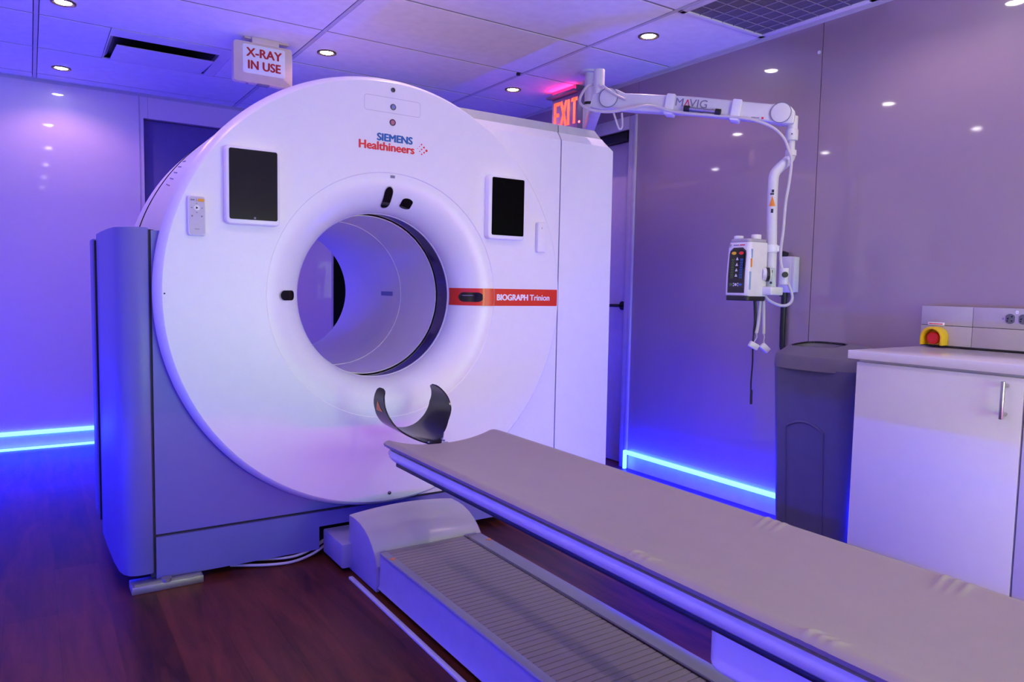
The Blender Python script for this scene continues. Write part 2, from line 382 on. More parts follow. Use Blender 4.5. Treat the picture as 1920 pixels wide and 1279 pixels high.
# left wall and the wall behind the camera
wl = B()
for k in range(6): wl.box(XL-0.02, XL, YF+k*1.22+0.002, YF+(k+1)*1.22-0.002, 0.122, ZC+0.02)
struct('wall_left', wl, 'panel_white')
struct('baseboard_left', B().box(XL-0.03, XL-0.006, YF, YB, 0, 0.1215), 'base')
wf = B()
for k in range(4): wf.box(XL+k*1.09+0.002, XL+(k+1)*1.09-0.002, YF-0.02, YF, 0.122, ZC+0.02)
struct('wall_front', wf, 'panel_white')
fill_p = struct('fill_panel', B().box(-0.25, 1.70, YF+0.001, YF+0.004, 0.35, 1.50), 'fill_light')  # added glowing panel, unseen, lights the scanner face from the front
obj('window_frame', B().box(-0.30, -0.25, YF, YF+0.03, 0.30, 1.55).box(1.70, 1.75, YF, YF+0.03, 0.30, 1.55).box(-0.30, 1.75, YF, YF+0.03, 1.50, 1.55).box(-0.30, 1.75, YF, YF+0.03, 0.30, 0.35).box(0.71, 0.74, YF, YF+0.025, 0.35, 1.50), 'trim', fill_p)  # frame and mullion built around the added fill panel
struct('baseboard_front', B().box(XL, XR, YF-0.03, YF-0.006, 0, 0.1215), 'base')

# ------------------------------------------------------------------ light strips at the foot of the walls
G = 'LED strips along the foot of the walls'
def strip(name, b, m, label): return tag(obj(name, b, m), label, 'light strip', G)
strip('led_strip', B().box(XR-0.040, XR-0.018, -1.26, 0.549, 0.099, 0.121, 0.003).box(XR-0.040, XR-0.018, 0.534, 0.549, 0.004, 0.112, 0.003), 'led_door', 'glowing blue LED strip under the grey wall panels beside the door frame')
strip('led_strip', B().box(XL, -0.60, YB-0.016, YB+0.004, 0.095, 0.119, 0.003), 'led_back', 'glowing blue LED strip under the back wall panel, the upper of two lines')
strip('led_strip', B().box(XL, -0.60, YB-0.030, YB-0.012, 0.0, 0.014, 0.003), 'led_back', 'glowing blue LED line on the floor at the back wall, the lower of two lines')
strip('led_strip', B().box(XL, XL+0.016, YF+0.02, YB-0.04, 0.095, 0.119, 0.003), 'led_side', 'glowing blue LED strip along the foot of the side wall opposite the door')
strip('led_strip', B().box(0.30, XR-0.05, YF, YF+0.014, 0.100, 0.114, 0.003), 'led_front', 'added violet fill light strip along the foot of the wall facing the scanner')  # added out of view to tint ceiling and back wall redder

# ------------------------------------------------------------------ downlights
LG = 'recessed ceiling downlights'
def downlight(x, y, label, k=1.0):
    t = thing('downlight', label, 'ceiling light', (x, y, ZC), LG)
    obj('trim_ring', B().lathe([(0.052, ZC-0.001), (0.052, ZC-0.006), (0.046, ZC-0.008), (0.036, ZC-0.004), (0.033, ZC+0.0)], (x, y), 40, axis='z'), 'bronze', t)
    obj('lens', B().lathe([(0.0, ZC-0.006), (0.025, ZC-0.006), (0.034, ZC-0.003), (0.034, ZC+0.0)], (x, y), 32, axis='z'), 'lens', t)
    ld = bpy.data.lights.new('downlight_lamp', 'SPOT'); ld.energy = DOWN_W * k * (1.15 if y < -1 else 1.0); ld.color = DOWN_COL_FRONT if y < -1 else DOWN_COL
    ld.spot_size = math.radians(142); ld.spot_blend = 0.5; ld.shadow_soft_size = 0.008
    lo = bpy.data.objects.new('downlight_lamp', ld); COL.objects.link(lo); lo.parent = t; lo.location = (0, 0, -0.014)
    return t
downlight(-1.09, 1.25, 'downlight at the upper rim of view, before the air diffuser', 1.6)
downlight(-1.06, 2.50, 'small downlight in the ceiling tile next to the back wall', 1.25)
downlight(0.15, 1.22, 'lit downlight in the ceiling beside the hanging X-ray sign', 1.25)
downlight(1.385, 1.22, 'lit downlight in the ceiling over the rear corner of the scanner, near the EXIT sign', 0.92)
downlight(1.377, -0.03, 'lit downlight in the ceiling tile beside the air grille, above the jointed arm', 0.68)
for x in (-1.07, 0.15, 1.38):
    for y in (-1.28, -2.53, -3.78):
        downlight(x, y, 'recessed ceiling downlight reflected in the glossy wall panels')
downlight(0.15, -0.03, 'recessed ceiling downlight straight above the scanner face', 0.68)
downlight(-1.07, -0.03, 'recessed ceiling downlight above the corner of the scanner with the remote', 1.5)

# ------------------------------------------------------------------ air diffuser, grille
t = thing('air_diffuser', 'white ceiling air diffuser with a lowered plate and a dark slot', 'air vent', (-0.57, 1.815, ZC))
obj('frame', B().box(-0.872, -0.868, 1.513, 2.117, ZC-0.001, ZC+0.006).box(-0.325, -0.265, 1.513, 2.117, ZC-0.001, ZC+0.006).box(-0.868, -0.325, 1.513, 1.640, ZC-0.001, ZC+0.006).box(-0.868, -0.325, 2.112, 2.117, ZC-0.001, ZC+0.006)
    .prism([(-0.870, ZC), (-0.846, ZC+0.026), (-0.872, ZC+0.026)], 'y', 1.64, 2.112).box(-0.325, -0.321, 1.64, 2.112, ZC, ZC+0.028), 'vent_white', t)
obj('throat', B().box(-0.870, -0.323, 1.638, 2.114, ZC+0.026, ZC+0.0295), 'blackrub', t)
obj('plate', B().prism([(1.690, ZC-0.030), (1.692, ZC-0.026), (2.105, ZC+0.000), (2.105, ZC-0.004)], 'x', -0.834, -0.345), 'vent_white', t)
t = thing('return_grille', 'dark square return air grille in the ceiling against the wall', 'air vent', (1.552, -0.655, ZC))
gx0, gx1, gy0, gy1 = 1.2548, 1.8380, -0.9600, -0.3500
obj('frame', B().box(gx0, gx0+0.03, gy0, gy1, ZC-0.008, ZC+0.004, 0.002).box(gx1-0.03, gx1, gy0, gy1, ZC-0.008, ZC+0.004, 0.002).box(gx0, gx1, gy0, gy0+0.03, ZC-0.008, ZC+0.004, 0.002).box(gx0, gx1, gy1-0.03, gy1, ZC-0.008, ZC+0.004, 0.002), 'vent_white', t)
obj('filter', B().box(gx0+0.028, gx1-0.028, gy0+0.028, gy1-0.028, ZC-0.001, ZC+0.003), 'grille', t)
wbm = B()
for k in range(1, 7):
    o = k*0.58/7
    a = Vector((gx0+0.03+o*0.95, gy0+0.03, ZC-0.003)); 
    wbm.tube([(gx0+0.03+o*0.93, gy0+0.03, ZC-0.003), (gx0+0.03+o*0.93, gy1-0.03, ZC-0.003)], 0.0025, 6)
for k in range(1, 7): wbm.tube([(gx0+0.03, gy0+0.03+k*0.079, ZC-0.003), (gx1-0.03, gy0+0.03+k*0.079, ZC-0.003)], 0.0018, 6)
obj('side_flange', B().box(1.8380, 1.8598, -0.958, -0.352, ZC-0.004, ZC+0.004), 'vent_white', t)
obj('wire_mesh', wbm, 'wire', t)
tag(obj('sprinkler', B().cyl((1.215, 0.905, ZC+0.002), (1.215, 0.905, ZC-0.012), 0.012, n=16), 'blackrub'), 'tiny dark ceiling fitting at the tile joint near the EXIT sign', 'ceiling fitting')

# ------------------------------------------------------------------ X-ray sign
t = thing('warning_sign', 'boxy beige ceiling sign reading X-RAY IN USE in red', 'sign', (-0.195, 1.225, ZC))
obj('canopy', B().box(-0.255, -0.115, 1.20, 1.27, 2.368, ZC, 0.004).box(-0.29, -0.06, 1.215, 1.27, 2.392, ZC, 0.002), 'sign', t)
obj('housing', B().prism(rrect(-0.347, -0.045, 2.166, 2.372, 0.016), 'y', 1.205, 1.255, 0.004), 'sign', t)
obj('face', B().prism(rrect(-0.302, -0.085, 2.212, 2.358, 0.010), 'y', 1.2005, 1.21, 0.0015), 'signface', t)
obj('lettering', B().text('X-RAY', 0.062, T(-0.194, 1.2000, 2.316) @ FY, bold=0.0022, sx=1.0).text('IN USE', 0.062, T(-0.194, 1.2000, 2.253) @ FY, bold=0.0022, sx=0.93), 'signred', t)
obj('latch', B().box(-0.225, -0.165, 1.206, 1.246, 2.160, 2.168, 0.002), 'ink_grey', t)
obj('latch', B().box(-0.28, -0.272, 1.22, 1.23, 2.160, 2.168), 'ink_grey', t)
# ------------------------------------------------------------------ EXIT sign
t = thing('exit_sign', 'EXIT sign with glowing red letters hanging at the ceiling above the door', 'sign', (1.65, 1.0, ZC))
obj('canopy', B().box(1.600, 1.70, 0.86, 1.15, 2.352, 2.368, 0.003).box(1.635, 1.70, 0.88, 1.13, 2.365, ZC), 'exitbox', t)
obj('panel', B().box(1.646, 1.654, 0.862, 1.142, 2.12, 2.352, 0.002), 'acrylic', t)
obj('lamp', B().box(1.608, 1.630, 0.88, 1.13, 2.367, 2.370), 'exitglow', t)
lt = B()
def stroke(y0, z0, y1, z1, wdt=0.022):
    d = Vector((0, y1-y0, z1-z0)).normalized(); n = Vector((0, -d.z, d.y))*wdt/2
    p = [Vector((0, y0, z0))+n, Vector((0, y0, z0))-n, Vector((0, y1, z1))-n, Vector((0, y1, z1))+n]
    lt.prism([(q.y, q.z) for q in p], 'x', 1.6435, 1.646)
zt, zb = 2.325, 2.165
stroke(1.108, zb, 1.108, zt); stroke(1.115, zt-0.01, 1.058, zt-0.01); stroke(1.11, (zt+zb)/2, 1.066, (zt+zb)/2); stroke(1.115, zb+0.01, 1.058, zb+0.01)
stroke(1.044, zt, 0.988, zb); stroke(0.988, zt, 1.044, zb)
stroke(0.965, zb, 0.965, zt)
stroke(0.905, zb, 0.905, zt); stroke(0.937, zt-0.01, 0.872, zt-0.01)
obj('lettering', lt, 'exit', t)
obj('housing', B().box(1.63, 1.68, 0.79, 0.858, 2.09, 2.352, 0.004).box(1.632, 1.68, 0.762, 0.788, 2.10, 2.352, 0.003), 'exitbox', t)
obj('pilot_light', B().cyl((1.634, 0.832, 2.161), (1.626, 0.832, 2.161), 0.007, n=12), 'pilot', t)

# ------------------------------------------------------------------ PET-CT scanner
SC = thing('pet_ct_scanner', 'large white ring-faced medical scanner with a red side stripe and round bore', 'medical scanner', (0, 0.5, 0))
CZ = 1.08; RD = 0.865; RR = 0.89; BZ = 1.077
def flare(tdeg, phi, off=0.0):
    tt = math.radians(tdeg); r = 0.505-0.153*math.sin(tt); y = 0.15*(1-math.cos(tt))
    nr, ny = -0.15*math.sin(tt), -0.153*math.cos(tt); l = math.hypot(nr, ny); r += nr/l*off; y += ny/l*off
    return (r*math.cos(phi), y, BZ+r*math.sin(phi))
prof = [(RR-0.004, 0.10), (RR, 0.065), (RR, 0.050), (RR-0.006, 0.030), (RD+0.006, 0.004), (RD, 0.0)]
obj('rim', B().lathe([(RR-0.06, 0.10)]+prof, (0, CZ), 192), 'shell', SC)
def face_pt(u, phi):
    p0 = (RD*math.cos(phi), 0.0, CZ+RD*math.sin(phi)); p1 = (0.508*math.cos(phi), 0.0, BZ+0.508*math.sin(phi))
    return tuple(p0[i]+(p1[i]-p0[i])*u for i in range(3))
phis = [2*PI*i/192 for i in range(193)]
obj('front_cover', B().grid(face_pt, [i/6 for i in range(7)], phis), 'shell', SC)
fl = [0.004, ]
def flare_pt(td, phi):
    if td < 0: return (0.508*math.cos(phi), 0.0, BZ+0.508*math.sin(phi))
    p = flare(td, phi); return (p[0], p[1]+0.0035*max(0, 1-td/30), p[2])
obj('flare_ring', B().grid(flare_pt, [-1]+[i*90/30 for i in range(31)], phis), 'shell', SC)
BP = (0, BZ)
obj('bore_lip', B().lathe([(0.352, 0.150), (0.350, 0.152), (0.350, 0.160), (0.356, 0.162)], BP, 128), 'ink_white', SC)
obj('bore_window', B().lathe([(0.357, 0.160), (0.357, 0.275)], BP, 128), 'gap', SC)
obj('bore_liner', B().lathe([(0.352, 0.280), (0.352, 0.664)], BP, 128), 'liner', SC)
obj('bore_liner', B().lathe([(0.352, 0.670), (0.352, 1.46)], BP, 128), 'liner', SC)
obj('bore_trim', B().lathe([(0.3535, 0.2765), (0.350, 0.277), (0.350, 0.280), (0.3525, 0.281)], BP, 128), 'ink_white', SC)
obj('bore_trim', B().lathe([(0.352, 0.663), (0.3495, 0.664), (0.3495, 0.669), (0.352, 0.670)], BP, 128), 'ink_white', SC)
obj('bore_mark', B().grid(lambda u, v: (0.350*math.cos(v), u, BZ+0.350*math.sin(v)), [0.765+0.15*i/4 for i in range(5)], [-0.032, -0.016, 0, 0.016, 0.032]), 'button_blue', SC)
# drum behind the disc, with its dark seam and cooling slots
obj('drum_cover', B().lathe([(0.40, 0.10), (RR-0.006, 0.10), (RR-0.005, 0.795)], (0, CZ), 160).lathe([(RR-0.002, 0.810), (RR-0.004, 1.05), (0.85, 1.10), (0.62, 1.12), (0.60, 1.30), (0.56, 1.46), (0.352, 1.46)], (0, CZ), 160), 'shell', SC)
obj('drum_seam', B().lathe([(RR-0.005, 0.793), (RR-0.012, 0.794), (RR-0.012, 0.811), (RR-0.002, 0.812)], (0, CZ), 160).lathe([(RR-0.013, 0.7935), (RR-0.0045, 0.798)], (0, CZ), 160), 'black', SC)
vs = B()
for k in range(5):
    a = math.radians(151.5 - k*2.2)
    for dy in (0,):
        p0 = (0.8855*math.cos(a), 0.40+0.02*k, CZ+0.8855*math.sin(a)); p1 = (0.8855*math.cos(a-0.03), 0.56+0.02*k, CZ+0.8855*math.sin(a-0.03))
        vs.tube([p0, p1], 0.0025, 6)
obj('cooling_slots', vs, 'ink_grey', SC)
# right hand covers
def wing(x0, x1, arcs=None): return
pl = [(0.0, 0.196), (0.916, 0.196), (0.916, 1.842), (0.30, 1.842)] + arc(0, CZ, 0.82, 68.3, -90, 40)
obj('front_panel', B().prism(pl, 'y', 0.07, 0.10, 0.0).prism([(0.07, 1.842), (0.10, 1.884), (0.13, 1.884), (0.13, 1.842)], 'x', 0.30, 0.916), 'shell', SC)
pr2 = [(0.923, 0.196), (1.262, 0.196), (1.250, 1.822), (1.192, 1.884), (1.192, 1.842), (0.935, 1.842), (0.923, 1.80)]
obj('side_panel', B().prism([(0.923, 0.196), (1.262, 0.196), (1.251, 1.825), (1.225, 1.842), (0.923, 1.842)], 'y', 0.07, 0.11, 0.0)
    .prism([(0.07, 1.842), (0.10, 1.884), (0.13, 1.884), (0.13, 1.842)], 'x', 0.923, 1.20)
    .grid(lambda u, v: [[(1.20, 0.07, 1.842), (1.20, 0.10, 1.884)], [(1.251, 0.07, 1.825), (1.215, 0.10, 1.872)]][u][v], [0, 1], [0, 1])
    .grid(lambda u, v: [[(1.251, 0.07, 1.825), (1.215, 0.10, 1.872)], [(1.251, 1.10, 1.825), (1.215, 1.10, 1.872)]][u][v], [0, 1], [0, 1])
    .box(1.235, 1.255, 0.09, 1.10, 0.196, 1.83), 'shell', SC)
obj('rear_panel', B().prism([(0.0, 0.196), (1.245, 0.196), (1.245, 1.842), (0.30, 1.842)] + arc(0, CZ, 0.82, 68.3, -90, 40), 'y', 1.07, 1.10), 'shell', SC)
obj('top_cap', B().prism([(0.26, 1.884), (0.26, 1.922), (0.919, 1.922), (0.919, 1.884)], 'y', 0.10, 1.10, 0.002), 'cap_grey', SC)
obj('top_cap', B().prism([(0.925, 1.884), (0.925, 1.922), (1.150, 1.922), (1.196, 1.884)], 'y', 0.10, 1.10, 0.002), 'cap_grey', SC)
obj('seam_gasket', B().box(0.912, 0.927, 0.085, 0.11, 0.19, 1.842).box(0.912, 0.927, 0.12, 1.09, 1.85, 1.915).box(0.912, 0.927, 0.112, 0.135, 1.84, 1.90), 'seam', SC)
# left hand covers
lp = [(-0.889, 0.196), (0.0, 0.196)] + arc(0, CZ, 0.82, -90, -195.8, 40) + [(-0.889, 1.303)]
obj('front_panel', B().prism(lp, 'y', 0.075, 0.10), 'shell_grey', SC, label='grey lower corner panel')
side = [(-0.898, 0.072), (-0.93, 0.070), (-0.955, 0.073), (-0.978, 0.085), (-0.994, 0.110), (-1.004, 0.150), (-1.012, 0.26), (-1.018, 0.45), (-1.020, 0.655), (-0.89, 0.655), (-0.89, 0.12)]
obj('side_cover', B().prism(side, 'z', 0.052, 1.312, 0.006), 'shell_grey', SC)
side2 = [(-1.033, 0.676), (-1.034, 0.80), (-1.020, 0.95), (-0.98, 1.03), (-0.89, 1.06), (-0.89, 0.676)]
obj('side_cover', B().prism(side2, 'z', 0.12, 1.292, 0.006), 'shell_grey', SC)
obj('seam_gasket', B().box(-0.905, -0.880, 0.082, 0.12, 0.035, 1.306).box(-0.90, 1.24, 0.085, 0.12, 0.176, 0.20), 'seam', SC)
base = [(-0.889, 0.030), (-0.28, 0.030), (-0.28, 0.125), (0.28, 0.125), (0.28, 0.030), (1.25, 0.030), (1.25, 0.186), (-0.889, 0.186)]
obj('base_cover', B().prism(base, 'y', 0.07, 0.10), 'shell_grey', SC)
obj('underframe', B().box(-0.70, 1.18, 0.16, 1.05, 0.0, 0.16).box(-0.885, 1.2, 0.12, 1.08, 0.05, 0.17), 'blackrub', SC)
obj('foot', B().box(-0.975, -0.735, 0.03, 0.12, 0.0, 0.028, 0.003).box(-0.965, -0.745, 0.036, 0.05, 0.026, 0.036).cyl((-0.86, 0.045, 0.026), (-0.86, 0.045, 0.040), 0.018), 'steel_foot', SC)
obj('foot', B().box(1.0, 1.22, 0.12, 0.2, 0.0, 0.03, 0.003), 'steel_foot', SC)
obj('seam_gasket', B().box(-1.027, -0.90, 0.6565, 0.6745, 0.11, 1.284), 'blackrub', SC)
# buttons and hatch on the face
def disc_y(x, y, z, r, m, name, d=0.004): return obj(name, B().cyl((x, y, z), (x, y-d, z), r, n=28, bev=0.001), m, SC)
disc_y(0.003, 0.001, 1.917, 0.0095, 'button_dark', 'sensor_cap')
disc_y(0.004, 0.001, 1.849, 0.0125, 'button_dark', 'status_button'); 
disc_y(0.004, -0.002, 1.849, 0.0088, 'button_blue', 'status_light', 0.003)
disc_y(0.002, 0.001, 1.787, 0.0135, 'button_maroon', 'status_button'); disc_y(0.002, -0.002, 1.787, 0.0085, 'button_pink', 'status_light', 0.003)
disc_y(0.0, 0.001, 0.245, 0.0075, 'button_dark', 'screw_cap')
disc_y(-0.858, 0.001, 1.080, 0.003, 'ink_black', 'screw_cap', 0.002)
hb = B(); ho = rrect(-0.121, 0.127, 1.823, 1.885, 0.012); hi = rrect(-0.1192, 0.1252, 1.8248, 1.8832, 0.0105)
tmp = bmesh.new(); n = len(ho)
va = [tmp.verts.new((p[0], -0.0006, p[1])) for p in ho]; vb = [tmp.verts.new((p[0], -0.0006, p[1])) for p in hi]
for i in range(n): tmp.faces.new((va[i], va[(i+1) % n], vb[(i+1) % n], vb[i]))
hb.add(tmp); obj('hatch_seam', hb, 'remote', SC)
# maker's lettering
obj('maker_lettering', B().text('SIEMENS', 0.0415, T(0.013, -0.0012, 1.7215) @ FY, bold=0.0019, sx=1.02), 'ink_blue', SC)
obj('maker_lettering', B().text('Healthineers', 0.0465, T(-0.022, -0.0012, 1.685) @ FY, bold=0.0016, sx=1.03), 'ink_red', SC, label='red second line of the maker lettering')
db = B()
for (dx, dz, r) in [(0.157, 1.6915, 0.0050), (0.145, 1.7035, 0.0038), (0.146, 1.6825, 0.0034), (0.134, 1.7145, 0.0030), (0.1345, 1.6945, 0.0030), (0.135, 1.6745, 0.0030), (0.1245, 1.7055, 0.0018), (0.1255, 1.6855, 0.0022), (0.115, 1.6965, 0.0014)]:
    db.cyl((dx, 0, dz), (dx, -0.0016, dz), r, n=16)
obj('maker_dots', db, 'ink_red', SC)
# red stripe: flat part on the face, curved part on the flare
sb = B(); sz0, sz1 = 1.039, 1.117
def stripe_flare(td, s):
    z = sz0+(sz1-sz0)*s - BZ; tt = math.radians(td); r = 0.505-0.153*math.sin(tt)+0.0
    phi = math.asin(max(-1, min(1, z/r)))
    return flare(td, phi, 0.0018)
sb.grid(stripe_flare, [i*86/24 for i in range(25)], [i/6 for i in range(7)])
def stripe_flat(u, s):
    z = sz0+(sz1-sz0)*s; x0 = math.sqrt(0.507**2-(z-BZ)**2); x1 = math.sqrt((RD-0.003)**2-(z-CZ)**2)
    return (x0+(x1-x0)*u, -0.0012, z)
sb.grid(stripe_flat, [i/6 for i in range(7)], [i/6 for i in range(7)])
obj('stripe', sb, 'red', SC)
obj('stripe_line', B().grid(lambda u, s: stripe_flare(u, s)[:1]+(stripe_flare(u, s)[1]-0.001,)+stripe_flare(u, s)[2:], [17, 20.5], [i/6 for i in range(7)]), 'orange', SC)
obj('stripe_line', B().grid(lambda u, s: (stripe_flat(0, s)[0]+u, -0.0018, stripe_flat(0, s)[2]), [0.0, 0.0016], [i/6 for i in range(7)]), 'orange', SC)
obj('model_lettering', B().text('BIOGRAPH', 0.0385, T(0.606, -0.0022, 1.0765) @ FY, bold=0.0018, sx=0.93).text('Trinion', 0.0385, T(0.760, -0.0022, 1.0765) @ FY, bold=0.0010, sx=1.0), 'ink_white', SC)
# windows set into the flare
def capsule(td0, td1, phi0, hw, off, m, name, slant=0.0):
    b = B(); L = abs(td1-td0)
    def f(u, v):
        td = td0+(td1-td0)*u; r = 0.505-0.153*math.sin(math.radians(td))
        e = min(u, 1-u)*4; wv = hw*(math.sqrt(max(0.0, 1-(1-e)**2)) if e < 1 else 1.0)
        return flare(td, phi0+slant*(u-0.5)+v*max(wv, 0.0005)/r, off)
    b.grid(f, [0.5-0.5*math.cos(PI*i/24) for i in range(25)], [-1, -0.5, 0, 0.5, 1])
    return obj(name, b, m, SC)
capsule(19, 62, math.radians(90.6), 0.0205, 0.0014, 'cap_grey', 'window_frame'); capsule(20.5, 60.5, math.radians(90.6), 0.0183, 0.0026, 'black', 'laser_window')
capsule(31.5, 55, math.radians(77.8), 0.0265, 0.0014, 'shell', 'window_frame'); capsule(33, 53.5, math.radians(77.8), 0.0245, 0.0026, 'black', 'camera_window')
capsule(18, 50, PI, 0.0205, 0.0014, 'cap_grey', 'window_frame'); capsule(20, 48.5, PI, 0.0190, 0.0026, 'black', 'laser_window')
capsule(19, 63, 0.0, 0.0215, 0.0026, 'black', 'laser_window')
capsule(36, 56, 0.02, 0.0018, 0.0036, 'ink_grey', 'window_print')
obj('sensor_dot', B().grid(lambda u, v: flare(3+u*4, math.radians(89.5)+(v-0.5)*0.04, 0.001), [0, 0.5, 1], [0, 0.5, 1]), 'ink_grey', SC)
# control screens
def panel(x0, x1, z0, z1, sx0, sx1, sz0_, sz1_, m):
    p = obj('control_panel', B().prism(rrect(x0, x1, z0, z1, 0.018), 'y', -0.034, 0.002, 0.006, seg=3), 'shell', SC)
    obj('screen', B().prism(rrect(sx0, sx1, sz0_, sz1_, 0.007), 'y', -0.0352, -0.030), m, p)
    return p
p1 = panel(-0.657, -0.464, 1.334, 1.615, -0.6455, -0.4740, 1.353, 1.6055, 'screen')
obj('home_button', B().cyl((-0.556, -0.035, 1.360), (-0.556, -0.0362, 1.360), 0.004, n=12), 'ink_grey', p1)
panel(0.448, 0.643, 1.338, 1.620, 0.4655, 0.6365, 1.3565, 1.6105, 'screen_off')
# ------------------------------------------------------------------ remotes parked on the scanner face
r = tag(obj('remote_control', B().prism(rrect(-0.781, -0.722, 1.286, 1.427, 0.010), 'y', -0.019, -0.0005, 0.004), 'shell'), 'pale remote control with an amber key, clipped by the dark grey screen', 'remote control')
obj('keypad', B().prism(rrect(-0.777, -0.726, 1.290, 1.4235, 0.008), 'y', -0.0205, -0.018), 'remote', r)
obj('key', B().prism(rrect(-0.7495, -0.728, 1.4065, 1.4165, 0.003), 'y', -0.0225, -0.0195), 'amber', r)
obj('key', B().cyl((-0.752, -0.020, 1.384), (-0.752, -0.0222, 1.384), 0.0095, n=24), 'shell', r)
obj('play_symbol', B().prism([(-0.7555, 1.379), (-0.7555, 1.389), (-0.7475, 1.384)], 'y', -0.0232, -0.0215), 'ink_black', r)
obj('legend', B().box(-0.7545, -0.7530, -0.0212, -0.020, 1.4055, 1.4175).box(-0.7725, -0.7665, -0.0212, -0.020, 1.409, 1.414).box(-0.7655, -0.7595, -0.0212, -0.020, 1.409, 1.414)
    .prism([(-0.7555, 1.398), (-0.7495, 1.398), (-0.7525, 1.402)], 'y', -0.0212, -0.020).prism([(-0.7555, 1.369), (-0.7495, 1.369), (-0.7525, 1.365)], 'y', -0.0212, -0.020).box(-0.7715, -0.7665, -0.0212, -0.020, 1.3825, 1.3855).box(-0.7375, -0.7325, -0.0212, -0.020, 1.3825, 1.3855)
    .cyl((-0.768, -0.020, 1.355), (-0.768, -0.0212, 1.355), 0.003, n=10).cyl((-0.736, -0.020, 1.355), (-0.736, -0.0212, 1.355), 0.003, n=10).box(-0.760, -0.744, -0.0210, -0.0200, 1.3085, 1.3105), 'ink_grey', r)
r = tag(obj('remote_control', B().prism(rrect(0.728, 0.777, 1.290, 1.430, 0.008), 'y', -0.022, -0.0005, 0.004), 'shell'), 'plain white remote control seen from its back, parked beside the black screen', 'remote control')
obj('cover', B().prism(rrect(0.734, 0.772, 1.294, 1.424, 0.006), 'y', -0.0235, -0.021, 0.0008), 'shell', r)
obj('mark', B().box(0.7475, 0.7490, -0.0242, -0.0232, 1.398, 1.407), 'ink_black', r)

# ------------------------------------------------------------------ patient table
TB = thing('patient_table', 'long scanner table with ribbed floor track, hood and narrow white pallet', 'patient table', (0, -1.2, 0))
YE = -3.35
HW = 0.225
# hood over the end of the floor track
hp = [(-0.130, 0.010), (-0.130, 0.222), (-0.19, 0.2225), (-0.235, 0.219), (-0.285, 0.207), (-0.325, 0.190), (-0.355, 0.169), (-0.378, 0.146), (-0.392, 0.122), (-0.398, 0.100)]
def hood_top(u, v):
    i = int(round(u)); y, z = hp[i+1]; x = -HW+2*HW*v
    return (x, y - 0.0*(1-(2*v-1)**2), z+0.016*(1-(2*v-1)**2)*(1 if i < 6 else 0.35))
hb = B().grid(hood_top, list(range(len(hp)-1)), [i/16 for i in range(17)])
obj('hood', hb, 'hood', TB, angle=40)
side_poly = hp[1:] + [(-0.400, 0.012), (-0.392, 0.012), (-0.392, 0.10), (-0.36, 0.012), (-0.13, 0.012)]
sp = hp[1:] + [(-0.400, 0.008), (-0.130, 0.008)]
obj('hood_side', B().prism(sp, 'x', -HW-0.003, -HW+0.010, 0.0015), 'tbase', TB)
obj('hood_side', B().prism(sp, 'x', HW-0.010, HW+0.003, 0.0015), 'tbase', TB)
obj('hood_lip', B().grid(lambda u, v: (-HW+0.012+2*(HW-0.012)*v, -0.3995-0.002*u, 0.106+0.006*(1-(2*v-1)**2)+0.045*0-u*0.010), [0, 1], [i/12 for i in range(13)]), 'hood_lip', TB)
obj('connector_box', B().box(-0.265, -0.15, -0.155, 0.068, 0.018, 0.115, 0.006), 'tbase', TB)
obj('connector_box', B().box(0.15, 0.265, -0.155, 0.068, 0.018, 0.115, 0.006), 'tbase', TB)
# body of the track
BW = 0.216
bp = [(-BW-0.006, 0.022), (-BW, 0.030), (-BW+0.004, 0.118), (-BW+0.012, 0.142), (-BW+0.026, 0.150), (-0.182, 0.150), (-0.178, 0.138), (0.150, 0.138), (0.150, 0.150), (BW-0.012, 0.150), (BW, 0.141), (BW+0.004, 0.030), (BW+0.006, 0.022)]
obj('track_body', B().prism(bp, 'y', YE, -0.37, 0.0), 'tbase', TB, angle=40)
obj('track_foot', B().box(-BW+0.02, BW-0.02, YE, -0.15, 0.0, 0.03), 'blackrub', TB)
obj('floor_rail', B().box(-0.262, -0.246, YE, -0.215, 0.0, 0.010, 0.002), 'pallet', TB)  # pale colour of both rails stands in for reflection on metal
obj('floor_rail', B().box(0.246, 0.262, YE, -0.215, 0.0, 0.010, 0.002), 'pallet', TB)
obj('side_rail', B().box(0.152, 0.214, YE, -0.395, 0.145, 0.1535, 0.003), 'trail', TB)
obj('side_rail', B().box(-0.214, -0.184, YE, -0.395, 0.143, 0.1535, 0.004), 'trail', TB)
# ribbed cover: pleats across the track
rb = B()
ny = 118; y0 = -0.39; dy = (y0-YE)/ny
def rib(u, v):
    k = int(u*2+0.5); yy = y0-u*dy; up = 0.1475 if (k % 2 == 0) else 0.1445
    return (-0.178+0.322*v, yy, up)
rb.grid(lambda u, v: (-0.180+0.324*v, y0-u[0]*dy, u[1]), [q for k in range(ny) for q in ((k, 0.1440), (k+0.06, 0.1478), (k+0.90, 0.1478), (k+0.93, 0.1440))], [0, 0.5, 1])
obj('ribbed_cover', rb, 'cushion', TB, angle=20)
obj('track_gasket', B().box(0.1445, 0.1515, YE, -0.40, 0.137, 0.1495).grid(lambda u, v: (-0.215+0.43*v, -0.402-0.003*u, 0.098+0.058*(1-0.0*v)), [0, 1], [0, 1]), 'black', TB)
wl_ = B().prism([(-0.2125, -0.475), (-0.186, -0.470), (-0.197, -0.495)], 'z', 0.1535, 0.1545)
obj('warning_sticker', wl_, 'warn', TB)
obj('warning_sticker', B().prism([(0.190, -0.475), (0.214, -0.470), (0.205, -0.495)], 'z', 0.1535, 0.1545), 'warn', TB)
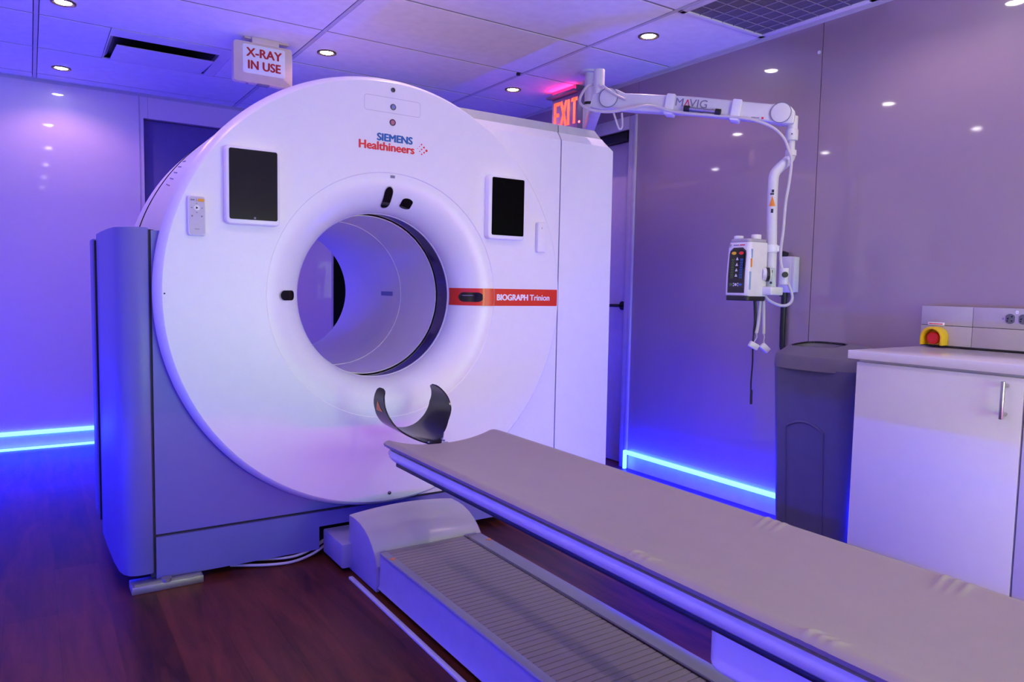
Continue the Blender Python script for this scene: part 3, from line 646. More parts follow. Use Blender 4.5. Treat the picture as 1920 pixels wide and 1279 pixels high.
# carriage under the far end of the pallet
obj('carriage', B().prism(rrect(-0.185, 0.185, -3.2, -1.88, 0.05), 'z', 0.405, 0.500, 0.012, seg=3), 'shell', TB)
obj('lift_column', B().box(-0.12, 0.12, -3.1, -2.55, 0.15, 0.41, 0.02), 'tbase', TB)
# pallet
pp = [(-0.212, 0.512), (-0.224, 0.522), (-0.229, 0.538), (-0.224, 0.552), (-0.205, 0.556), (-0.12, 0.5375), (0.0, 0.5315), (0.12, 0.5375), (0.205, 0.556), (0.224, 0.552), (0.229, 0.538), (0.224, 0.522), (0.212, 0.512), (0.10, 0.495), (-0.10, 0.495)]
def pal(sc, y): return [(p[0]*sc, y, 0.535+(p[1]-0.535)*sc) for p in pp]
pb = B(); tmp = bmesh.new(); rings = []
for (y, sc, sh) in [(YE, 1, 0), (-0.62, 1, 0), (-0.52, 0.995, 0), (-0.475, 0.95, 0.0), (-0.462, 0.90, 0.0)]:
    rings.append([tmp.verts.new(p) for p in pal(sc, y)])
for a_, b_ in zip(rings[:-1], rings[1:]):
    for i in range(len(pp)): tmp.faces.new((a_[i], a_[(i+1) % len(pp)], b_[(i+1) % len(pp)], b_[i]))
tmp.faces.new(rings[0][::-1]); tmp.faces.new(rings[-1]); bmesh.ops.recalc_face_normals(tmp, faces=tmp.faces)
pb.add(tmp); obj('pallet', pb, 'pallet', TB, angle=50)
obj('pallet_underside', B().box(-0.214, 0.214, YE+0.01, -0.53, 0.500, 0.5145, 0.004), 'pallet_dark', TB)
# ------------------------------------------------------------------ cushion on the pallet
def prof_top(x):
    q = abs(x)/0.240
    return 0.551 + 0.040*q**2.2
def cus(u, v):
    # u along, v around (0..1 over the top, left to right)
    x = -0.240+0.480*v
    z = prof_top(x)
    e = min(v, 1-v)
    if e < 0.06: z -= 0.016*(1-(e/0.06))**2
    y = u
    if y > -0.60:
        k = (y+0.60)/0.148
        rr = 1-0.10*max(0, k-0.55)**2*3*(abs(x)/0.24)**6
        x *= rr
    if y > -0.53: z -= 0.010*max(0, (y+0.485)/0.035)**2 if y > -0.485 else 0
    # creases where the straps hold the pad
    for yy in (-1.72, -2.13):
        for s in (0.0, 0.022, 0.044):
            d = (y-(yy-s))/0.007
            ex = (0.205-abs(x))/0.024
            z += (0.0045 if s else 0.0065)*math.exp(-d*d)*math.exp(-ex*ex)
    return (x, y, z)
ys_ = [YE+0.02] + [-3.2+0.1*i for i in range(8)] + [-2.45, -2.35, -2.28] + [-2.21+0.004*i for i in range(28)] + [-2.05, -1.95, -1.87] + [-1.80+0.004*i for i in range(28)] + [-1.66+0.1*i for i in range(11)] + [-0.58, -0.56, -0.54, -0.52, -0.505, -0.495, -0.485, -0.475, -0.465, -0.458, -0.452]
ys_ = sorted(set(round(y, 4) for y in ys_))
vs_ = sorted(set([i/40 for i in range(41)] + [0.01, 0.02, 0.035, 0.0125, 0.045, 0.055, 0.065, 0.98, 0.99, 0.965, 0.955, 0.945, 0.935]))
cb2 = B().shell(cus, lambda u, v: (cus(u, v)[0]*0.985, u - (0.004 if u > -0.46 else 0), cus(u, v)[2]-(0.0165 if 0.05 < v < 0.95 else 0.010)), ys_, vs_)
tag(obj('table_pad', cb2, 'cushion', angle=45), 'long taupe vinyl pad lying in a shallow trough on the scanner table', 'cushion')
# ------------------------------------------------------------------ head holder
hh = thing('head_holder', 'black U-shaped head holder at the scanner end of the padded table', 'head holder', (0, -0.40, 0.5))
def hold(u, v, off=0.0):
    # u: -1..1 around the U, v: 0 near the table .. 1 towards the scanner
    a = abs(u); s = 1 if u >= 0 else -1
    L_ = a
    sec = [(0.0, 0.548), (0.055, 0.556), (0.100, 0.580), (0.131, 0.618), (0.142, 0.656), (0.136, 0.692), (0.117, 0.724)]
    f_ = L_*(len(sec)-1); i_ = min(int(f_), len(sec)-2); q_ = f_-i_
    g = lambda k: sec[k] if 0 <= k < len(sec) else ((-sec[1][0], sec[1][1]) if k < 0 else (2*sec[-1][0]-sec[-2][0], 2*sec[-1][1]-sec[-2][1]))
    cr = lambda c, q: 0.5*(2*g(i_)[c]+(g(i_+1)[c]-g(i_-1)[c])*q+(2*g(i_-1)[c]-5*g(i_)[c]+4*g(i_+1)[c]-g(i_+2)[c])*q*q+(3*g(i_)[c]-g(i_-1)[c]-3*g(i_+1)[c]+g(i_+2)[c])*q**3)
    x, z = cr(0, q_), cr(1, q_)
    tx, tz = cr(0, min(1, q_+0.02))-cr(0, max(0, q_-0.02)), cr(1, min(1, q_+0.02))-cr(1, max(0, q_-0.02)); l_ = math.hypot(tx, tz) or 1
    nx, nz = -tz/l_, tx/l_
    near = [(-0.435, 0.0), (-0.405, 0.10), (-0.335, 0.25), (-0.297, 0.42), (-0.280, 0.60), (-0.250, 0.80), (-0.212, 1.0)]
    far = [(-0.150, 0.0), (-0.115, 0.3), (-0.098, 0.6), (-0.137, 1.0)] if u >= 0 else [(-0.150, 0.0), (-0.155, 0.3), (-0.170, 0.6), (-0.145, 1.0)]
    def itp(T_, q):
        for (ya, qa), (yb, qb) in zip(T_[:-1], T_[1:]):
            if q <= qb: return ya+(yb-ya)*(q-qa)/(qb-qa)
        return T_[-1][0]
    yn, yf = itp(near, a), itp(far, a)
    y = yn+(yf-yn)*v
    z += 0.0 - 0.016*(1-v)*(1-min(1, a*2))*1.0
    if a > 0.94: y = (yn+yf)/2 + (y-(yn+yf)/2)*math.sqrt(max(0.05, 1-((a-0.94)/0.06)**2*0.8))
    return (s*(x+nx*off), y, z+nz*off)
us_ = [-1+i*2/72 for i in range(73)]; vv = [i/10 for i in range(11)]
obj('cradle', B().shell(lambda u, v: hold(u, v, 0.0), lambda u, v: hold(u, v, 0.006), us_, vv), 'carbon', hh, angle=50)
obj('neck', B().prism([(-0.057, -0.445), (-0.058, -0.43), (-0.066, -0.39), (0.066, -0.39), (0.058, -0.43), (0.057, -0.445)], 'z', 0.512, 0.534, 0.004), 'carbon', hh)
obj('screw', B().cyl((-0.03, -0.418, 0.544), (-0.03, -0.418, 0.548), 0.004, n=12), 'metal', hh)
obj('screw', B().cyl((0.032, -0.422, 0.544), (0.032, -0.422, 0.549), 0.004, n=12), 'metal', hh)
obj('screw', B().cyl((0.034, -0.402, 0.546), (0.034, -0.402, 0.553), 0.004, n=12), 'metal', hh)
wt = B().grid(lambda a, b: hold(-0.60-0.17*a, 0.55+(b-0.5)*0.55*(1-a)+0.002, -0.0012), [k/8 for k in range(9)], [0, 0.5, 1])
obj('warning_sticker', wt, 'warn', hh)

# ------------------------------------------------------------------ cables by the scanner foot
CG = 'cables on the floor under the scanner'
for i, (pts, lab) in enumerate([
    ([(-0.62, 0.12, 0.012), (-0.50, 0.055, 0.012), (-0.40, 0.04, 0.010), (-0.31, 0.06, 0.02), (-0.24, 0.10, 0.035)], 'grey cable lying furthest out on the floor below the scanner base'),
    ([(-0.52, 0.12, 0.016), (-0.42, 0.075, 0.018), (-0.34, 0.075, 0.025), (-0.24, 0.11, 0.05)], 'middle one of the three grey cables under the scanner base'),
    ([(-0.48, 0.14, 0.02), (-0.38, 0.095, 0.026), (-0.30, 0.095, 0.036), (-0.22, 0.12, 0.06)], 'thin grey cable furthest in under the scanner base')]):
    tag(obj('floor_cable', B().tube(pts, 0.0055, 8, sub=6), 'cable'), lab, 'cable', CG)

# ------------------------------------------------------------------ ceiling arm
A0 = Vector((1.168, 0.003, 2.059)); A1 = Vector((1.610, -0.662, 1.929))
AR = thing('support_arm', 'white jointed ceiling arm reaching across in front of the grey wall panels', 'support arm', (1.53, 0.62, ZC))
obj('ceiling_column', B().cyl((1.53, 0.62, 2.22), (1.53, 0.62, ZC-0.002), 0.026).cyl((1.53, 0.62, 1.99), (1.53, 0.62, 2.205), 0.034, bev=0.003).cyl((1.53, 0.62, ZC-0.012), (1.53, 0.62, ZC), 0.055), 'arm', AR)
obj('column_ring', B().cyl((1.53, 0.62, 2.203), (1.53, 0.62, 2.222), 0.029), 'blackrub', AR)
e0, e1 = Vector((1.53, 0.62, 2.05)), Vector((1.118, 0.042, 2.05))
ed_ = (e1-e0); ang = math.atan2(ed_.y, ed_.x)
obj('extension_arm', B().box(-0.03, ed_.length, -0.028, 0.028, -0.028, 0.028, 0.008, mx=T(*e0) @ Matrix.Rotation(ang, 4, 'Z')), 'arm', AR)
obj('sleeve', B().cyl((1.123, 0.042, 2.085), (1.123, 0.042, 2.205), 0.027, bev=0.003), 'arm', AR)
uh = Vector((A1.x-A0.x, A1.y-A0.y, 0)).normalized(); nrm = Vector((uh.y, -uh.x, 0)); nrm = nrm if nrm.dot(Vector((-1, -0.8, 0))) > 0 else -nrm
ud = (A1-A0).normalized(); up_ = nrm.cross(ud); up_ = up_ if up_.z > 0 else -up_
AM = Matrix.Translation(A0) @ Matrix(((ud.x, up_.x, nrm.x, 0), (ud.y, up_.y, nrm.y, 0), (ud.z, up_.z, nrm.z, 0), (0, 0, 0, 1)))   # x along, y up, z towards the room
LA = (A1-A0).length
obj('joint', B().prism([(-0.088, -0.050), (-0.088, 0.045), (-0.02, 0.045), (0.02, 0.03), (0.02, -0.045), (-0.03, -0.058)], 'z', -0.035, 0.035, 0.008, mx=AM).cyl((0, 0, -0.045), (0, 0, 0.047), 0.046, bev=0.004, mx=AM), 'arm', AR)
obj('joint_seam', B().lathe([(0.0455, 0.044), (0.048, 0.044), (0.048, 0.048), (0.0455, 0.048)], (0, 0), 48, axis='z', mx=AM), 'ink_grey', AR)
ap = [(0.0, 0.046), (0.035, 0.044), (0.075, 0.030), (0.20, 0.034), (0.40, 0.040), (LA-0.05, 0.036), (LA, 0.044), (LA+0.02, 0.0), (LA, -0.044), (LA-0.06, -0.042), (0.40, -0.040), (0.13, -0.050), (0.03, -0.048), (0.0, -0.046)]
obj('spring_arm', B().prism(ap, 'z', -0.030, 0.040, 0.010, mx=AM, seg=3), 'arm', AR)
obj('arm_lettering', B().text('M', 0.052, AM @ T(0.349, 0.006, 0.0412), sx=1.05), 'ink_grey', AR)
obj('arm_lettering', B().text('VIG', 0.052, AM @ T(0.439, 0.006, 0.0412), sx=1.05), 'ink_grey', AR)
al = B()
al.tube([(0.373, -0.012, 0.0408), (0.386, 0.022, 0.0408)], 0.0022, 6, mx=AM); al.tube([(0.386, 0.022, 0.0408), (0.399, -0.012, 0.0408)], 0.0022, 6, mx=AM)
obj('arm_lettering', al, 'ink_red', AR)
obj('arm_print', dashes([0.006, 0.009, 0.005, 0.011], 0.0012, 0.004, AM @ T(LA-0.122, -0.031, 0.0400)), 'ink_grey', AR)
obj('arm_print', B().box(LA-0.078, LA-0.069, -0.035, -0.026, 0.0400, 0.0412, mx=AM), 'ink_red', AR)
EJ = T(*A1) @ AM.to_3x3().to_4x4()
obj('joint', B().cyl((0, 0, -0.042), (0, 0, 0.046), 0.044, bev=0.004, mx=EJ).prism([(-0.01, 0.042), (0.035, 0.036), (0.060, 0.012), (0.064, -0.04), (0.010, -0.046)], 'z', -0.034, 0.034, 0.008, mx=EJ), 'arm', AR)
obj('joint_seam', B().lathe([(0.0435, 0.043), (0.0455, 0.043), (0.0455, 0.047), (0.0435, 0.047)], (0, 0), 48, axis='z', mx=EJ), 'ink_grey', AR)
dx, dy_ = 1.6485, -0.694
obj('drop_tube', B().cyl((dx, dy_, 1.86), (dx, dy_, 1.92), 0.024).cyl((dx, dy_, 1.74), (dx, dy_, 1.83), 0.016)
    .tube([(dx, dy_, 1.76), (1.640, -0.695, 1.735), (1.622, -0.690, 1.715), (1.588, -0.674, 1.680), (1.572, -0.668, 1.655), (1.567, -0.668, 1.615), (1.563, -0.672, 1.50), (1.559, -0.682, 1.326), (1.552, -0.692, 1.12)], 0.0225, 20, sub=6), 'arm', AR)
obj('collar', B().cyl((dx, dy_, 1.812), (dx, dy_, 1.862), 0.027, bev=0.003), 'arm', AR)
obj('collar', B().cyl((dx-0.012, dy_-0.008, 1.742), (dx-0.012, dy_-0.008, 1.768), 0.024, bev=0.003), 'arm', AR)
obj('screw_dot', B().cyl((dx-0.021, dy_-0.016, 1.838), (dx-0.024, dy_-0.018, 1.838), 0.003, n=10), 'ink_black', AR)
def clip(c, mx, name='cable_clip'): return obj(name, B().box(-0.021, 0.021, -0.050, 0.046, -0.034, 0.050, 0.006, mx=mx), 'clip', AR)
clip(0, AM @ T(0.305, -0.004, 0.004)); clip(0, AM @ T(0.612, -0.004, 0.004))
obj('cable_clip', B().cyl((1.556, -0.684, 1.305), (1.556, -0.684, 1.340), 0.0265, bev=0.003).box(-0.02, 0.02, -0.012, 0.012, 1.309, 1.336, 0.003, mx=T(1.574, -0.697, 0) @ Matrix.Rotation(-0.6, 4, 'Z')), 'clip', AR)
# screw-lock connector carried under the lettering
cn = B().cyl((0.4010, -0.022, 0.052), (0.5260, -0.024, 0.052), 0.0085, mx=AM).cyl((0.4180, -0.022, 0.052), (0.4240, -0.022, 0.052), 0.0115, mx=AM).cyl((0.4540, -0.023, 0.052), (0.4700, -0.023, 0.052), 0.0115, mx=AM).cyl((0.5080, -0.024, 0.052), (0.5130, -0.024, 0.052), 0.0115, mx=AM)
obj('connector', cn, 'metal', AR)
obj('connector_cap', B().cyl((0.3780, -0.0215, 0.052), (0.4040, -0.022, 0.052), 0.0145, bev=0.002, mx=AM), 'blackrub', AR)
obj('connector_cap', B().cyl((0.5230, -0.024, 0.052), (0.5490, -0.0245, 0.052), 0.0145, bev=0.002, mx=AM), 'blackrub', AR)
cab = [(1.112, 0.071, 2.139), (1.083, 0.089, 2.125), (1.047, 0.085, 2.08), (1.027, 0.071, 2.043), (1.025, 0.046, 2.017), (1.04, 0.01, 1.995), (1.07, -0.035, 1.981), (1.11, -0.086, 1.977), (1.164, -0.157, 1.987), (1.214, -0.213, 1.994), (1.252, -0.264, 1.98), (1.29, -0.303, 1.963), (1.346, -0.378, 1.946), (1.415, -0.461, 1.933), (1.475, -0.549, 1.916), (1.519, -0.604, 1.898), (1.561, -0.659, 1.864), (1.583, -0.702, 1.813), (1.592, -0.726, 1.752), (1.6, -0.734, 1.716), (1.589, -0.736, 1.621), (1.585, -0.725, 1.527), (1.582, -0.722, 1.407), (1.578, -0.717, 1.325), (1.580, -0.718, 1.265), (1.602, -0.722, 1.206), (1.627, -0.744, 1.135), (1.63, -0.75, 1.094), (1.611, -0.74, 1.069), (1.579, -0.718, 1.068), (1.539, -0.69, 1.092), (1.527, -0.679, 1.118)]
obj('cable', B().tube(cab, 0.0068, 10, sub=5), 'cable', AR)
obj('cable', B().tube([(1.10, -0.01, 2.115), (1.139, -0.048, 2.075), (1.164, -0.079, 2.052), (1.176, -0.1, 2.04)], 0.006, 10, sub=5), 'cable', AR)
obj('cable', B().tube([(1.143, -0.047, 1.987), (1.153, -0.057, 1.948), (1.163, -0.067, 1.91), (1.172, -0.073, 1.905), (1.179, -0.076, 1.923), (1.178, -0.07, 1.982)], 0.005, 10, sub=5), 'cable', AR)
obj('rating_label', B().grid(lambda u, v: (1.5535+0.0232*math.cos(v), -0.6905+0.0232*math.sin(v), u), [1.150, 1.235], [math.radians(185+8*i) for i in range(10)]), 'silver', AR)
obj('rating_print', B().grid(lambda u, v: (1.5535+0.0236*math.cos(v), -0.6905+0.0236*math.sin(v), u), [1.212, 1.224], [math.radians(205+8*i) for i in range(4)]), 'ink_black', AR)
obj('rating_print', B().grid(lambda u, v: (1.5535+0.0236*math.cos(v), -0.6905+0.0236*math.sin(v), u), [1.163, 1.173], [math.radians(205+8*i) for i in range(4)]), 'ink_black', AR)
def wrap(z0, z1, a0, n_, rad, cx=1.5645, cy=-0.6705):
    return lambda: B().grid(lambda u, v: (cx+rad*math.cos(v), cy+rad*math.sin(v), u), [z0, (z0+z1)/2, z1], [math.radians(a0+8*i) for i in range(n_)])
obj('tube_label', B().grid(lambda u, v: (1.5645+0.0243*math.cos(math.radians(215+v*34*(1-u))), -0.6705+0.0243*math.sin(math.radians(215+v*34*(1-u))), 1.512+0.046*u), [k/6 for k in range(7)], [-1, -0.5, 0, 0.5, 1]), 'warn', AR)
obj('tube_print', wrap(1.563, 1.570, 190, 6, 0.0243)(), 'ink_black', AR)
obj('tube_print', wrap(1.573, 1.586, 205, 4, 0.0243)(), 'ink_black', AR)
obj('tube_print', wrap(1.482, 1.500, 205, 4, 0.0243, 1.5635, -0.6715)(), 'ink_black', AR)
obj('clamp', B().box(1.495, 1.585, -0.735, -0.650, 1.112, 1.150, 0.006).cyl((1.585, -0.735, 1.16), (1.585, -0.735, 1.235), 0.019, bev=0.003), 'injector', AR)
obj('clamp_knob', B().cyl((1.566, -0.752, 1.205), (1.560, -0.759, 1.205), 0.013, n=20), 'blackrub', AR)

# ------------------------------------------------------------------ injector head
IJ = thing('contrast_injector', 'white contrast injector head with a black key panel hanging by the wall', 'injector', (1.465, -0.63, 1.085))
ix0, ix1, iy0, iy1 = 1.392, 1.535, -0.690, -0.560
def ibody(z, k):   # rounded section
    pts = rrect(ix0, ix1, iy0, iy1, 0.022, 6)
    return [((p[0]-ix1)*k+ix1, (p[1]-(iy0+iy1)/2)*(0.5+0.5*k)+(iy0+iy1)/2, z) for p in pts]
tmp = bmesh.new(); rings = []
for z, k in [(1.106, 0.96), (1.112, 1.0), (1.20, 1.0), (1.30, 0.955), (1.338, 0.93), (1.346, 0.90)]: rings.append([tmp.verts.new(p) for p in ibody(z, k)])
n = len(rings[0])
for a_, b_ in zip(rings[:-1], rings[1:]):
    for i in range(n): tmp.faces.new((a_[i], a_[(i+1) % n], b_[(i+1) % n], b_[i]))
tmp.faces.new(rings[0][::-1]); tmp.faces.new(rings[-1]); bmesh.ops.recalc_face_normals(tmp, faces=tmp.faces)
ib = B(); ib.add(tmp); obj('body', ib, 'injector', IJ, angle=40)
obj('base_band', B().prism(rrect(ix0+0.002, ix1-0.002, iy0+0.002, iy1-0.002, 0.022), 'z', 1.085, 1.108, 0.003), 'blackrub', IJ)
obj('lid', B().prism(rrect(1.405, 1.533, -0.682, -0.568, 0.02), 'z', 1.345, 1.362, 0.005), 'smoke', IJ)
obj('syringe_port', B().cyl((1.435, -0.597, 1.36), (1.435, -0.597, 1.377), 0.021, n=28, bev=0.003), 'injector', IJ)
obj('syringe_port', B().cyl((1.495, -0.645, 1.36), (1.495, -0.645, 1.384), 0.022, n=28, bev=0.003), 'injector', IJ)
# key panel follows the front's lean
lean = math.atan2(0.0065, 0.10)
def fr(z): return ix0+ (0.0 if z < 1.20 else (z-1.20)/0.10*0.0064)
def ifr(y, z, off): return (fr(z)-off, y, z)
def ipatch(y0, y1, z0, z1, off, name, m, parent, top_r=0.0):
    b = B(); nz = 14; ny_ = 8
    def f(u, v):
        z = z0+(z1-z0)*v; hw = 1.0
        if top_r and z1-z < top_r: hw = 1-0.45*(1-math.sqrt(max(0, 1-((top_r-(z1-z))/top_r)**2)))
        c = (y0+y1)/2
        return ifr(c+((y0-c)+(y1-y0)*u)*hw, z, off)
    b.grid(f, [i/ny_ for i in range(ny_+1)], [i/nz for i in range(nz+1)])
    return obj(name, b, m, parent)
kp = ipatch(-0.674, -0.581, 1.120, 1.322, 0.0012, 'key_panel', 'bezel', IJ, 0.03)
ipatch(-0.668, -0.587, 1.165, 1.314, 0.0018, 'key_field', 'black', kp, 0.022)
ipatch(-0.668, -0.587, 1.124, 1.145, 0.0018, 'display', 'black', kp)
for (y, z, ry, rz, m) in [(-0.607, 1.297, 0.0125, 0.007, 'key_yel'), (-0.647, 1.297, 0.0125, 0.007, 'key_red'), (-0.601, 1.157, 0.007, 0.006, 'key_green'), (-0.652, 1.157, 0.008, 0.005, 'key_blue'), (-0.627, 1.157, 0.006, 0.006, 'key_white')]:
    obj('key', B().prism([(y+ry*math.cos(a*PI/10), z+rz*math.sin(a*PI/10)) for a in range(20)], 'x', fr(z)-0.0035, fr(z)-0.0005), m, kp)
kb = B()
for z in (1.272, 1.246, 1.222, 1.198): kb.prism([(-0.634, z-0.006), (-0.620, z-0.006), (-0.627, z+0.007)], 'x', fr(z)-0.003, fr(z)-0.001)
for yy, zz in [(-0.615, 1.162), (-0.615, 1.152), (-0.639, 1.162), (-0.639, 1.152)]: kb.box(fr(zz)-0.003, fr(zz)-0.001, yy-0.002, yy+0.002, zz-0.0025, zz+0.0025)
obj('key_symbols', kb, 'key_white', kp)
for yy, m in ((-0.604, 'key_green'), (-0.652, 'key_blue')):
    sb_ = B()
    for k in range(12): zz = 1.186+k*0.0075; sb_.box(fr(zz)-0.0026, fr(zz)-0.0012, yy-0.008, yy+0.008, zz, zz+0.0028)
    obj('scale_bars', sb_, m, kp)
obj('maker_emblem', B().lathe([(0.0085, fr(1.335)-0.0025), (0.0098, fr(1.335)-0.0025)], (0, 0), 24, axis='z', mx=Matrix(((0, 0, 1, 0), (1, 0, 0, -0.5795), (0, 1, 0, 1.333), (0, 0, 0, 1)))).box(fr(1.333)-0.002, fr(1.333)-0.0005, -0.5805, -0.5785, 1.326, 1.340).box(fr(1.333)-0.002, fr(1.333)-0.0005, -0.5865, -0.5725, 1.332, 1.334), 'ink_grey', IJ)
obj('maker_print', dashes([0.007, 0.004, 0.009, 0.006], 0.001, 0.004, T(fr(1.333)-0.0014, -0.601, 1.333) @ FX), 'ink_grey', IJ)
obj('maker_print', dashes([0.010, 0.007, 0.008], 0.001, 0.0045, T(fr(1.333)-0.0014, -0.635, 1.333) @ FX), 'ink_red', IJ)
obj('side_label', B().box(1.413, 1.420, iy0-0.001, iy0+0.003, 1.275, 1.315), 'ink_lblue', IJ)
obj('side_label', B().box(1.410, 1.4175, iy0-0.001, iy0+0.003, 1.235, 1.273), 'warn', IJ)
obj('side_label', B().box(1.405, 1.414, iy0-0.001, iy0+0.003, 1.135, 1.215), 'ink_lblue', IJ)
obj('swivel_mount', B().cyl((1.50, iy0+0.01, 1.205), (1.53, iy0-0.012, 1.205), 0.030, bev=0.004).box(1.53, 1.56, -0.67, -0.62, 1.18, 1.23, 0.005), 'injector', IJ)
obj('swivel_ring', B().cyl((1.512, iy0-0.002, 1.205), (1.522, iy0-0.010, 1.205), 0.0315), 'blackrub', IJ)
obj('drain_cord', B().tube([(1.504, -0.645, 1.09), (1.505, -0.652, 0.998), (1.494, -0.653, 0.901), (1.49, -0.659, 0.804), (1.481, -0.662, 0.707), (1.479, -0.669, 0.65)], [0.007, 0.006, 0.0035, 0.0035, 0.0035, 0.004], 8, sub=4).cyl((1.480, -0.667, 0.68), (1.478, -0.670, 0.615), 0.0055, n=12), 'blackrub', IJ)
def pend(pts, c, ang):
    s1 = B().tube(pts[:3], 0.0075, 10, sub=6).tube(pts[2:], 0.0025, 8, sub=4)
    p = obj('sensor_lead', s1, 'cable', IJ)
    obj('plug', B().box(-0.022, 0.022, -0.012, 0.012, -0.014, 0.014, 0.004, mx=T(*c) @ Matrix.Rotation(-0.55, 4, 'Z') @ Matrix.Rotation(ang, 4, 'Y')), 'clip', p)
pend([(1.516, -0.665, 1.09), (1.508, -0.667, 0.987), (1.499, -0.665, 0.938), (1.501, -0.668, 0.921), (1.492, -0.664, 0.902), (1.488, -0.663, 0.890)], (1.487, -0.663, 0.882), 0.5)
pend([(1.529, -0.673, 1.09), (1.529, -0.68, 0.987), (1.527, -0.684, 0.936), (1.529, -0.687, 0.922), (1.526, -0.687, 0.903), (1.53, -0.691, 0.885)], (1.531, -0.691, 0.872), 0.75)
# ------------------------------------------------------------------ wall box and conduit
t = thing('wall_box', 'white junction box on the wall behind the injector clamp', 'junction box', (XR, -0.57, 1.12))
obj('box', B().box(XR-0.045, XR, -0.602, -0.535, 1.125, 1.300, 0.003).box(XR-0.043, XR-0.002, -0.62, -0.598, 1.127, 1.298, 0.003), 'arm', t)
obj('cable_gland', B().cyl((XR-0.025, -0.545, 1.300), (XR-0.025, -0.555, 1.322), 0.016).cyl((XR-0.02, -0.55, 1.127), (XR-0.02, -0.55, 1.105), 0.018), 'blackrub', t)
tag(obj('black_conduit', B().tube([(XR-0.014, -0.550, 1.115), (XR-0.014, -0.549, 0.95), (XR-0.014, -0.552, 0.86), (XR-0.014, -0.640, 0.60), (XR-0.014, -0.66, 0.50)], 0.0135, 12), 'blackrub'), 'black conduit running down the wall from the junction box behind the bin', 'conduit')

# ------------------------------------------------------------------ waste bin
BN = thing('trash_bin', 'slim grey waste bin with a domed lid beside the white cabinet', 'trash bin', (1.63, -0.965, 0))
def binsec(x0, x1, y0, y1, r, z): return [(p[0], p[1], z) for p in rrect(x0, x1, y0, y1, r, 8)]
tmp = bmesh.new(); rings = []
for z, k in [(0.0, 0), (0.02, 0.02), (0.81, 1.0)]:
    rings.append([tmp.verts.new(p) for p in binsec(1.515-0.045*k, 1.765+0.03*k, -1.110-0.030*k, -0.780+0.015*k, 0.055, z)])
n = len(rings[0])
for a_, b_ in zip(rings[:-1], rings[1:]):
    for i in range(n): tmp.faces.new((a_[i], a_[(i+1) % n], b_[(i+1) % n], b_[i]))
tmp.faces.new(rings[0][::-1]); tmp.faces.new(rings[-1]); bmesh.ops.recalc_face_normals(tmp, faces=tmp.faces)
b = B(); b.add(tmp); obj('body', b, 'bin', BN, angle=40)
# raised outline of the front panel
def bx(z): return 1.515-0.045*z/0.81-0.001
op = [(-0.852, 0.06), (-0.852, 0.545)] + [(-0.852-0.180*i/12, 0.548+0.050*math.sin(PI*(0.12+0.76*i/12))-0.02) for i in range(1, 12)] + [(-1.032, 0.545), (-1.032, 0.06)]
obj('panel_rib', B().tube([(bx(z), y, z) for y, z in op], 0.0052, 8), 'bin', BN)
lid_o = []
def lidring(s, z, dz=0.0):
    pts = []
    for i in range(64):
        a = 2*PI*i/64; c, sn = math.cos(a), math.sin(a)
        ex = 3.0
        x = 1.635+s*0.185*math.copysign(abs(c)**(2/ex), c); y = -0.945+s*0.210*math.copysign(abs(sn)**(2/ex), sn)
        zz = z
        if s < 0.9: x -= (0.9-s)*0.10; zz = z+0.016*(x-1.60)/0.185; y += (0.9-s)*0.06
        pts.append((x, y, zz))
    return pts
tmp = bmesh.new(); rings = [[tmp.verts.new(p) for p in lidring(s, z)] for s, z in [(0.95, 0.800), (1.0, 0.802), (0.985, 0.852), (0.965, 0.861), (0.84, 0.880), (0.66, 0.897), (0.50, 0.905)]]
n = 64
for a_, b_ in zip(rings[:-1], rings[1:]):
    for i in range(n): tmp.faces.new((a_[i], a_[(i+1) % n], b_[(i+1) % n], b_[i]))
tmp.faces.new(rings[0][::-1]); bmesh.ops.recalc_face_normals(tmp, faces=tmp.faces)
b = B(); b.add(tmp); obj('lid', b, 'binlid', BN, angle=35)
tmp = bmesh.new()
ra = [tmp.verts.new(p) for p in lidring(0.50, 0.905)]; rb_ = [tmp.verts.new((p[0], p[1], p[2])) for p in lidring(0.47, 0.884)]; cc = tmp.verts.new((1.60, -0.925, 0.893))
for i in range(n): tmp.faces.new((ra[i], ra[(i+1) % n], rb_[(i+1) % n], rb_[i])); tmp.faces.new((rb_[i], rb_[(i+1) % n], cc))
b = B(); b.add(tmp); obj('swing_flap', b, 'binlid', BN)
obj('flap_gap', B().tube([lidring(0.485, 0.9015)[i % 64] for i in range(-18, 22)], 0.004, 6), 'black', BN)

# ------------------------------------------------------------------ cabinets, worktop, raceway
CB = 'white base cabinets along the wall'
def cabinet(y1, y0, label):
    t = thing('base_cabinet', label, 'cabinet', (1.59, (y0+y1)/2, 0), CB)
    obj('carcass', B().box(1.338, XR-0.002, y0, y1, 0.09, 0.884).box(1.40, XR-0.002, y0, y1, 0.0, 0.09), 'cab', t)
    d = obj('door', B().box(1.318, 1.337, y0+0.0015, y1-0.0015, 0.095, 0.874, 0.0012), 'cab', t)
    hy = y0+0.047
    obj('handle', B().cyl((1.286, hy, 0.742), (1.286, hy, 0.862), 0.0062, n=20, bev=0.001).cyl((1.286, hy, 0.756), (1.319, hy, 0.756), 0.0055, n=16).cyl((1.286, hy, 0.848), (1.319, hy, 0.848), 0.0055, n=16), 'metal', d)
cabinet(-1.262, -1.816, 'white base cabinet with a steel bar handle, the one beside the bin')
cabinet(-1.8195, -2.374, 'white base cabinet with only its edge in view, next along from the bin')
tag(obj('worktop', B().box(1.300, XR-0.002, -3.0, -1.236, 0.8845, 0.9165, 0.0025), 'worktop'), 'glossy white worktop over the base cabinets below the power outlets', 'worktop')
RX = 1.81
RW = thing('wall_raceway', 'lilac grey wiring duct with outlets along the wall above the worktop', 'wiring duct', (RX, -1.9, 0.922))
yd = [-1.236, -1.433, -1.69, -1.95, -2.3]
